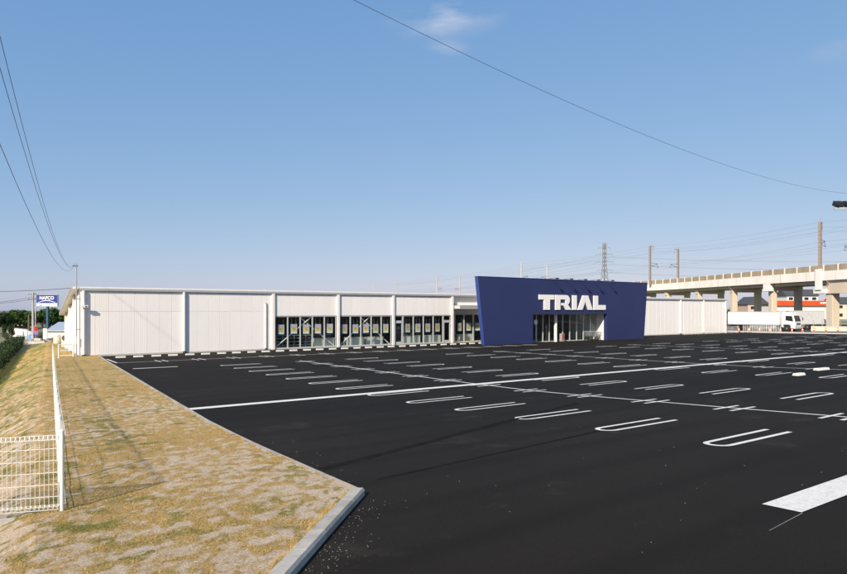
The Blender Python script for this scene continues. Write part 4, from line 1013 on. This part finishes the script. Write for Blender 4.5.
# beige road wall with railing
a = at(811, 97.5); b_ = at(925, 90); 
e = thing('road_wall', 'low beige concrete wall with a steel railing beyond the lot', 'wall', (a.x, a.y, 0))
obj('coping', MB().beam((a.x, a.y, .84), (b_.x, b_.y, .84), .36, .10), 'concrete', e); obj('wall_body', MB().beam((a.x, a.y, .35), (b_.x, b_.y, .35), .28, .88), 'beige', e)
d = (b_ - a); L = d.length; d.normalize()
for k in range(int(L / 1.2)):
    p = a + d * (.3 + 1.2 * k); obj('railing_post', MB().tube([(p.x, p.y, .88), (p.x, p.y, 1.75)], .035, 6), 'steel', e)
for z in (1.72, 1.3): obj('rail', MB().tube([(a.x, a.y, z), (b_.x, b_.y, z)], .03, 6), 'steel', e)
# concrete kerb line in front of the trucks is the pavement; houses beyond the viaduct
def house(name, lab, x0, x1, Z, ze, zr, wm, rm, dep=8, wins=3, cat='house', gable='x'):
    c = at((x0 + x1) / 2, Z); wd = (x1 - x0) / F * Z; e = thing(name, lab, cat, (c.x, c.y, -.12), RX, None, local=True); h = wd / 2
    obj('wall', MB().prism([(-h, -.0), (h, 0), (h, ze), (-h, ze)], 0, dep, 'y'), wm, e)
    r = obj('roof', MB().prism([(-.6, ze - .1), (dep + .6, ze - .1), (dep / 2, zr)], -h - .5, h + .5, 'x') if gable == 'x' else MB().prism([(-h - .5, ze - .05), (h + .5, ze - .05), (h * .2, zr), (-h * .2, zr)], -.5, dep + .5, 'y'), rm, e)
    for k in range(wins):
        x = -h + wd * (k + .5) / wins; z = ze - 1.9; wn_ = obj('window', MB().box(x - .9, x + .9, -.06, -.005, z, z + 1.2), 'alu', e); obj('pane', MB().box(x - .82, x + .82, -.075, -.061, z + .08, z + 1.12), 'carglass', wn_)
        if ze > 4.5: wn_ = obj('window', MB().box(x - .9, x + .9, -.06, -.005, 1.0, 2.3), 'alu', e); obj('pane', MB().box(x - .82, x + .82, -.075, -.061, 1.08, 2.22), 'carglass', wn_)
    return e
house('house', 'pinkish house with a dark hipped roof seen between the piers', 748, 768, 215, 5.6, 8.2, 'wall_pink', 'roof_dark', wins=2, gable='y')
house('house', 'white two storey house with a dark roof beyond the orange fascia', 787, 818, 250, 9.4, 12.0, 'wall_white', 'roof_dark', wins=4)
house('house', 'pale house with grey roof at the far side of the last pier', 836, 862, 230, 6.0, 8.4, 'beige', 'roof_dark', wins=3)
c = at(806, 205); e = thing('roadside_shop', 'roadside shop with a long orange fascia seen beyond the piers', 'shop', (c.x, c.y, -.12), RX, None, local=True)
h = 10.2
obj('wall', MB().box(-h, h, 0, 9, 0, 5.0), 'wall_white', e); obj('roof', MB().box(-h - .2, h + .2, -.3, 9.2, 5.0, 5.2), 'roof_dark', e)
fa = obj('fascia', MB().box(-h - .3, h + .3, -.8, -.35, 4.95, 6.6), 'orange', e, bev=.05); obj('fascia_mark', MB().box(4.2, 4.9, -.83, -.805, 5.6, 6.1).box(5.05, 5.75, -.83, -.805, 5.6, 6.1).box(5.9, 6.6, -.83, -.805, 5.6, 6.1), 'letter', fa)
for k in range(6):
    x = -h + 1.8 + k * 3.3; wn_ = obj('window', MB().box(x - 1.3, x + 1.3, -.06, -.005, .6, 3.2), 'alu', e); obj('pane', MB().box(x - 1.2, x + 1.2, -.075, -.061, .7, 3.1), 'carglass', wn_)
# ------------------------------------------------------------------ poles and wires
AZ, FZ, ASAG = 10.82, 6.78, 2.835
def utility_pole(c, H, lab, arms=True, m='pole', r=.16, ang=0):
    e = thing('utility_pole', lab, 'utility pole', (c.x, c.y, c.z)); 
    obj('shaft', MB().tube([(c.x, c.y, c.z - .5), (c.x, c.y, c.z + H)], [r, r * .62], 14), m, e, smooth=True)
    if arms:
        d = Vector((math.cos(ang), math.sin(ang), 0))
        for z in (H - .3, H - 1.0):
            a = c + d * .75; b_ = c - d * .75; arm = obj('crossarm', MB().beam((a.x, a.y, c.z + z), (b_.x, b_.y, c.z + z), .09, .09), 'galv', e)
            for t in (-.65, -.3, .3, .65): q = c + d * t; obj('insulator', MB().lathe([(.05, 0), (.06, .06), (.035, .1), (.05, .14)], 10, (q.x, q.y, c.z + z + .045)), 'wall_white', arm)
        obj('step_bolts', MB().beam((c.x - .25, c.y, c.z + H - 2), (c.x + .25, c.y, c.z + H - 2), .02, .02).beam((c.x, c.y - .25, c.z + H - 2.4), (c.x, c.y + .25, c.z + H - 2.4), .02, .02), 'galv', e)
    return e
def tag_wire(pts, r, lab, m='wire', grp=None):
    mb = MB(); mb.tube(pts, r, 5); o = obj('overhead_wire', mb, m, base=tuple(pts[0])); tag(o, lab, 'wire', grp); return o
pA = cw(-24.0, -8.0); pA.z = -1.4
utility_pole(pA, AZ + 3.4 + 1.4 + .5, 'concrete utility pole beside the lane beyond the embankment', r=.17)
pB = cw(5.0, -12.0); pB.z = 1.2
utility_pole(pB, 12.4, 'tall concrete utility pole behind the parking lot corner', r=.17, ang=.3)
# service mast at the store corner
mp_ = cw(-24.9, 44.4); mp_ = Vector((UL - .22, FV - .12, 0)); mz = 6.72
e = thing('service_mast', 'thin steel service mast at the store corner holding the wires', 'mast', (mp_.x, mp_.y, 0))
obj('shaft', MB().tube([(mp_.x, mp_.y, -.1), (mp_.x, mp_.y, mz)], [.05, .04], 10), 'steel', e, smooth=True)
obj('bracket', MB().beam((mp_.x, mp_.y, 4.2), (UL + .0, FV - .04, 4.2), .05, .05).beam((mp_.x, mp_.y, 2.0), (UL + .0, FV - .04, 2.0), .05, .05), 'galv', e)
obj('insulator_arm', MB().beam((mp_.x - .25, mp_.y - .1, mz - .15), (mp_.x + .1, mp_.y + .04, mz - .15), .05, .05), 'dark_metal', e)
obj('meter_conduit', MB().box(mp_.x - .06, mp_.x + .06, mp_.y - .075, mp_.y - .05, .9, 1.5), 'wall_white', e)
for i, (z1, zs, sg) in enumerate(((CAMZ + 9.64, mz + .05, 3.5), (CAMZ + 8.11, mz - .13, 2.9), (CAMZ + 6.1, mz + .04, 2.82))):
    a = Vector((mp_.x - .1, mp_.y - .05, zs)); b_ = Vector((pB.x, pB.y, z1))
    tag_wire(wire_path(a, b_, sg, 40), .0048, ('highest', 'middle', 'lowest')[i] + ' service wire sagging from the corner mast towards the tall pole', 'wire', None)
fl = cw(25.3, 36.2); fl.z = lz(fl.y)
tag_wire(wire_path(Vector((pA.x, pA.y, CAMZ + AZ)), Vector((fl.x, fl.y, CAMZ + FZ)), ASAG, 60), .0048, 'long single wire sagging across the sky to the floodlight pole')
# floodlight pole in the lot
e = thing('floodlight_pole', 'tall steel floodlight pole with dark lamp heads in the lot', 'floodlight', (fl.x, fl.y, fl.z))
obj('shaft', MB().tube([(fl.x, fl.y, fl.z - .2), (fl.x, fl.y, 10.6)], [.13, .08], 14), 'galv', e, smooth=True)
dl = (cw(-1, 0)).normalized(); dl = Vector((dl.x, dl.y, 0)); dn = (cw(0, -1)).normalized()
a = Vector((fl.x, fl.y, 9.30)); obj('crossarm', MB().beam(a - dl * 1.3, a + dl * 1.3, .09, .10), 'galv', e)
for t in (-1.05, -.35, .5, 1.05):
    q = a + dl * t; m = MB(); m.beam(q + Vector((0, 0, .30)) - dl * .24, q + Vector((0, 0, .30)) + dl * .24, .34, .28, up=(dn.x * .5, dn.y * .5, .9)); lh = obj('lamp_head', m, 'black', e, bev=.02)
    m = MB(); m.beam(q + Vector((0, 0, .04)), q + Vector((0, 0, .2)), .05, .05); obj('yoke', m, 'galv', lh); m = MB(); g0 = q + dn * .18 + Vector((0, 0, .26)); m.beam(g0 - dl * .2, g0 + dl * .2, .02, .2); obj('lens', m, 'carglass', lh)
# ------------------------------------------------------------------ left background
def fol(n, rx_, ry_, rz_, c, size, rg, clumps=9, squash=.8):
    mb = MB(); cl = []
    for _ in range(clumps):
        a = rg.uniform(0, 6.28); z = rg.uniform(-.75, .85); r = math.sqrt(max(0, 1 - z * z)) * rg.uniform(.35, .85); cl.append((math.cos(a) * r, math.sin(a) * r, z * .75, rg.uniform(.26, .48)))
    for _ in range(n):
        k = rg.choice(cl); d = Vector((rg.gauss(0, 1), rg.gauss(0, 1), rg.gauss(0, 1))).normalized() * k[3] * rg.random() ** .33
        p = Vector(((k[0] + d.x) * rx_, (k[1] + d.y) * ry_, (k[2] + d.z) * rz_)) + Vector(c)
        nn = Vector((rg.gauss(0, 1), rg.gauss(0, 1), rg.gauss(.4, .8))).normalized(); a = nn.orthogonal().normalized(); b_ = nn.cross(a); s_ = size * rg.uniform(.6, 1.3); t = rg.uniform(0, 6.28)
        a, b_ = a * math.cos(t) + b_ * math.sin(t), b_ * math.cos(t) - a * math.sin(t)
        mb.add([p - a * s_, p + b_ * s_ * .5, p + a * s_, p - b_ * s_ * .5], [(0, 1, 2, 3)])
    return mb
def tree(c, H, R, lab, m, rg, n=2600, size=.11, tz=.35):
    e = thing('broadleaf_tree', lab, 'tree', tuple(c), 0, 'trees along the left horizon', local=True)
    obj('trunk', MB().tube([(0, 0, -.3), (.1, .05, H * .3), (0, .1, H * .6)], [H * .035, H * .025, H * .012], 8), 'bark', e)
    m_ = MB()
    for k in range(5): a = rg.uniform(0, 6.28); m_.tube([(0.05, .05, H * .3), (math.cos(a) * R * .5, math.sin(a) * R * .5, H * rg.uniform(.5, .8))], [H * .015, H * .005], 6)
    obj('limbs', m_, 'bark', e); obj('crown', fol(n, R, R, H * .40, (0, 0, H * .60), size, rg, 13), m, e)
rg = random.Random(21)
TR = [(-22, 122, 'leaf_dark', 307), (-8, 118, 'leaf', 311), (3, 112, 'leaf_dark', 311.5), (11, 120, 'leaf_light', 309), (20, 116, 'leaf', 308.5), (27, 124, 'leaf', 310.5), (42, 118, 'leaf', 309.5), (49, 126, 'leaf_dark', 306.5), (56, 122, 'leaf', 307.5), (62, 130, 'leaf_dark', 308.5), (70, 128, 'leaf_dark', 309)]
for i, (x, Z, m, yt) in enumerate(TR):
    c = at(x, Z, -1.15); H = zy(yt, Z) + 1.15
    tree(c, H, H * .46, {'leaf': 'mid green leafy tree in the row beyond the lane', 'leaf_dark': 'dark green leafy tree in the row beyond the lane', 'leaf_light': 'light yellowish green leafy tree in the row beyond the lane'}[m], m, rg, 3200, .19)
for i, (x, Z) in enumerate(((735, 230), (738.5, 236), (743, 228), (803, 300), (775, 262))): 
    tree(at(x, Z, -.12), 5.6 if i < 3 else 8.5, 2.9, ('green tree seen between the first piers of the viaduct' if i < 3 else 'green tree rising behind the houses beyond the viaduct'), 'leaf_light' if i == 1 else 'leaf', rg, 1500, .25)
    bpy.data.objects
c = at(8, 92, -1.15); e = thing('round_bush', 'dark rounded bush in front of the left trees', 'bush', tuple(c), 0, None, local=True); obj('stem', MB().tube([(0, 0, -.2), (0, 0, 1.0)], .06, 6), 'bark', e); obj('foliage', fol(2600, 1.0, 1.0, 1.3, (0, 0, 1.3), .09, rg, 14), 'leaf_dark', e)
# clipped hedge beside the lane
a = cw(-24.9, 33.7, -1.42); b_ = cw(-51.5, 78.7, -1.42)
e = thing('clipped_hedge', 'dark clipped hedge along the far side of the sunken lane', 'hedge', tuple(a)); d = (b_ - a); L = d.length; d.normalize(); s_ = Vector((d.y, -d.x, 0)); mb = MB()
for _ in range(16000):
    t = rg.random() * L; face = rg.random(); y = rg.uniform(-.7, .7); z = 1.45 * math.sqrt(rg.random()) + .08 * math.sin(t * 1.7); q = a + d * t + s_ * y + Vector((0, 0, z))
    nn = Vector((rg.gauss(0, 1), rg.gauss(0, 1), rg.gauss(0, 1))).normalized(); u_ = nn.orthogonal().normalized() * .10; w_ = nn.cross(u_).normalized() * .055; mb.add([q - u_, q + w_, q + u_, q - w_], [(0, 1, 2, 3)])
obj('foliage', mb, 'leaf_dark', e)
mb = MB()
for k in range(int(L / 1.5)): q = a + d * (.5 + 1.5 * k); mb.tube([(q.x, q.y, q.z - .2), (q.x, q.y, q.z + 1.2)], .04, 6)
obj('stems', mb, 'bark', e)
# pole, lamp post and brown pole by the sign
c = at(33, 86, -1.1); utility_pole(c, zy(292, 86) + 1.1, 'grey concrete utility pole left of the blue NAFCO sign', r=.19, ang=.4)
for y, xx, nm in ((299.5, -25, 'upper'), (302.0, -25, 'lower')):
    a = Vector((c.x, c.y, zy(297.0 if nm == 'upper' else 299, 86))); b_ = at(-60, 70, zy(304, 70)); tag_wire(wire_path(a, b_, .35, 12), .022, f'{nm} street wire running from the grey pole off to the left')
b_ = at(-40, 60, zy(291.5, 60)); tag_wire(wire_path(Vector((mp_.x, mp_.y, 5.0)), b_, .12, 12), .02, 'dark level wire running left from the store corner mast')
c = at(35.6, 84, -1.1); e = thing('lamp_post', 'slim grey lamp post with a short arm beside the concrete pole', 'lamp post', tuple(c), 0, None, local=True)
hh = zy(306, 84) + 1.1; obj('shaft', MB().tube([(0, 0, -.2), (0, 0, hh)], .06, 8), 'galv', e); obj('arm', MB().tube([(0, 0, hh - .05), (.45, -.3, hh + .05)], .04, 6), 'galv', e); obj('lamp_head', MB().box(.35, .75, -.48, -.28, hh, hh + .1), 'steel', e)
c = at(28.8, 95, -1.15); e = thing('timber_pole', 'short brown pole standing in front of the left trees', 'pole', tuple(c), 0, None, local=True); obj('shaft', MB().tube([(0, 0, -.3), (0, 0, zy(315, 95) + 1.15)], [.16, .12], 8), 'brown_pole', e); obj('cap', MB().lathe([(.14, 0), (.10, .08)], 8, (0, 0, zy(315, 95) + 1.14)), 'dark_metal', e)
# the blue roadside sign
Zs = 100; c = at(47.6, Zs, -1.1); k = Zs / F
e = thing('roadside_sign', 'white and blue NAFCO sign board on a dark blue post', 'sign', tuple(c), RX - .12, None, local=True)
zt = zy(294.6, Zs) + 1.1; zm = zy(303.2, Zs) + 1.1; zb = zy(306.3, Zs) + 1.1
obj('post', MB().box(-.16, .16, -.16, .16, -.2, zb + .1), 'post_blue', e); bd = obj('board', MB().box(-11.1 * k, 11.4 * k, -.2, .2, zb, zt), 'letter', e, bev=.02)
obj('blue_panel', MB().box(-11.0 * k, 11.3 * k, -.215, -.202, zm, zt - .03), 'sign_blue', bd)
def text_mesh(txt, size, m, parent, loc, sx=1, off=.02):
    cu = bpy.data.curves.new('lettering', 'FONT'); cu.body = txt; cu.size = size; cu.align_x = 'CENTER'; cu.extrude = .01; cu.offset = off
    o = bpy.data.objects.new('lettering', cu); COL.objects.link(o); bpy.context.view_layer.update()
    me = bpy.data.meshes.new_from_object(o.evaluated_get(bpy.context.evaluated_depsgraph_get())); bpy.data.objects.remove(o); me.materials.clear(); me.materials.append(MAT[m])
    return put('lettering', me, parent, loc, (math.pi / 2, 0, 0), (sx, 1, 1))
text_mesh('NAFCO', .74, 'letter', bd, (.02, -.226, zm + .60), 1.0, .02)
sw_ = MB(); pts_ = [(-1.55 + 3.1 * i / 14, .12 + .30 * math.sin(math.pi * i / 14)) for i in range(15)]
sw_.prism([(x, zm + z + .06 * math.sin(math.pi * i / 14)) for i, (x, z) in enumerate(pts_)] + [(x, zm + z - .05) for x, z in pts_[::-1]], -.228, -.216, 'y'); obj('swoosh', sw_, 'letter', bd)
obj('small_print', MB().box(.35, .6, -.21, -.203, zb + .14, zb + .32).box(.8, 1.05, -.21, -.203, zb + .14, zb + .32).box(1.25, 1.5, -.21, -.203, zb + .14, zb + .32), 'gutter', bd)
# shed
Zd = 80; c = at(56.5, Zd, -.25); e = thing('metal_shed', 'small white shed with a bluish metal roof behind the store', 'shed', tuple(c), RX, None, local=True)
hw = 9.5 / F * Zd; zt = zy(322.3, Zd) + .25; zm = zy(330.5, Zd) + .25
obj('wall', MB().box(-hw + .08, hw - .08, .05, 2.5, 0, zm - .02), 'wall_white', e); obj('roof', MB().prism([(-.1, zm - .05), (2.6, zt - .1), (2.6, zt), (-.1, zm + .06)], -hw - .05, hw + .05, 'x'), 'roof_metal', e); obj('end_wall', MB().prism([(.0, 0), (2.5, 0), (2.5, zt - .1), (0, zm - .05)], -hw - .08, -hw + .07, 'x'), 'wall_white', e)
obj('door', MB().box(-.5, .5, .02, .048, .05, zm - .3), 'panel', e); obj('gutter', MB().box(-hw, hw, -.2, -.11, zm - .1, zm), 'gutter', e)
# tank and cooling unit beside the store
c = at(58.6, 62, -.18); e = thing('water_tank', 'round beige water tank beside the store end wall', 'tank', tuple(c), 0, None, local=True); obj('shell', MB().lathe([(.42, 0), (.46, .05), (.46, .85), (.40, .95), (.12, 1.0)], 20), 'beige', e, smooth=True); obj('lid', MB().lathe([(.13, 1.0), (.13, 1.06)], 14), 'gutter', e); obj('pipe', MB().tube([(.3, -.35, .2), (.55, -.45, .2), (.55, -.45, 0)], .03, 6), 'galv', e)
c = at(66.2, 56.5, -.1); e = thing('cooling_unit', 'beige outdoor cooling unit against the store end wall', 'cooling unit', tuple(c), RX, None, local=True); obj('casing', MB().box(-.36, .36, -.2, .2, .1, 1.35), 'beige', e, bev=.02); obj('fan_grille', MB().lathe([(.24, -.215), (.24, -.202)], 20, (-.04, 0, .95), 'y'), 'dark_metal', e); obj('feet', MB().box(-.32, -.22, -.2, .2, 0, .1).box(.22, .32, -.2, .2, 0, .1), 'concrete', e); obj('hose', MB().tube([(.36, 0, .5), (.5, 0, .5), (.5, .1, .1)], .04, 8), 'black', e)
# forecourt: retaining wall, pavings and what stands on it
a = at(23.5, 76, 0); b_ = at(45.5, 73.5, 0)
e = thing('retaining_wall', 'pale concrete retaining wall at the end of the grassy slope', 'wall', (a.x, a.y, -1.1)); obj('wall_body', MB().beam((a.x, a.y, -.85), (b_.x, b_.y, -.75), .25, .95), 'concrete', e); obj('coping', MB().beam((a.x, a.y, -.35), (b_.x, b_.y, -.25), .33, .07), 'kerb', e)
q0 = at(20, 76.2, 0); q1 = at(70, 73, 0); q2 = at(75, 105, 0); q3 = at(14, 108, 0)
struct(obj('forecourt', MB().add([(q.x, q.y, z) for q, z in ((q0, -.42), (q1, -.30), (q2, -.40), (q3, -.48))], [(0, 1, 2, 3)]), 'concrete'))
a = at(8, 104, 0); b_ = at(27.5, 92, 0)
e = thing('white_wall', 'low white rendered wall in front of the left trees', 'wall', (a.x, a.y, -1.1)); obj('wall_body', MB().beam((a.x, a.y, -.35), (b_.x, b_.y, -.35), .2, 1.6), 'wall_white', e); obj('coping', MB().beam((a.x, a.y, .48), (b_.x, b_.y, .48), .28, .06), 'concrete', e)
small_car('small_van', tuple(at(22.5, 128, -1.5)), RX + .5, 'pale beige small van parked by the left trees', 'beige', 'van', 3.3, 1.85, 1.45)
def banner(x, Z, z0, y0, y1, wpx, m, m2, lab):
    c = at(x, Z, z0); hh = zy(y0, Z) - z0; h1 = zy(y1, Z) - z0; w2 = wpx / F * Z
    e = thing('banner_flag', lab, 'banner', tuple(c), RX, None, local=True); obj('pole', MB().tube([(0, 0, 0), (0, 0, hh + .1)], .025, 6), 'galv', e); obj('foot', MB().box(-.2, .2, -.2, .2, 0, .08), 'black', e)
    n = 8; vs_ = []
    for t in (-.012, .012):
        for i in range(n + 1):
            x_ = w2 * i / n; y_ = .05 * math.sin(i * 1.1) + t
            for z in (h1, hh - (hh - h1) * .28, hh): vs_.append((x_, y_, z))
    def strip(lo): 
        mb = MB(); q = (n + 1) * 3; mb.v = list(vs_)
        for i in range(n): a = i * 3 + lo; mb.f += [(a, a + 3, a + 4, a + 1), (q + a, q + a + 1, q + a + 4, q + a + 3)]
        return mb
    obj('cloth', strip(0), m, e); obj('cloth_top', strip(1), m2, e)
banner(33.9, 78, -.42, 326.5, 343, 3.8, 'purple', 'red', 'purple and red vertical banner flag on the forecourt')
banner(27.6, 77.5, -.42, 331, 343.5, 3.2, 'sky_blue', 'wall_white', 'white and sky blue vertical banner flag on the forecourt')
c = at(45, 76, -.4); e = thing('notice_board', 'plain white notice board standing near the shed', 'board', tuple(c), RX, None, local=True); obj('panel', MB().box(-.24, .24, -.03, .03, .25, 1.55), 'wall_white', e, bev=.01); obj('leg', MB().box(-.2, -.16, -.02, .02, 0, .25), 'galv', e); obj('leg', MB().box(.16, .2, -.02, .02, 0, .25), 'galv', e)
c = at(41.6, 77, -.4); e = thing('refuse_bin', 'dark lidded refuse bin beside the white notice board', 'bin', tuple(c), RX, None, local=True); obj('body', MB().prism([(-.2, 0), (.2, 0), (.25, .95), (-.25, .95)], -.25, .25, 'y'), 'black', e, bev=.02); obj('lid', MB().prism([(-.27, .96), (.27, .96), (.22, 1.08), (-.22, 1.08)], -.27, .27, 'y'), 'dark_metal', e)
c = at(38.2, 76.5, -.4); e = thing('planter', 'low concrete planter with yellow green plants by the banner', 'planter', tuple(c), RX, None, local=True); obj('trough', MB().prism([(-.35, 0), (.35, 0), (.4, .3), (-.4, .3)], -.2, .2, 'y'), 'concrete', e); obj('plants', fol(500, .4, .25, .35, (0, 0, .5), .05, rg, 8), 'leaf_light', e)
for o in bpy.data.objects:
    if '_local' in o: del o['_local']
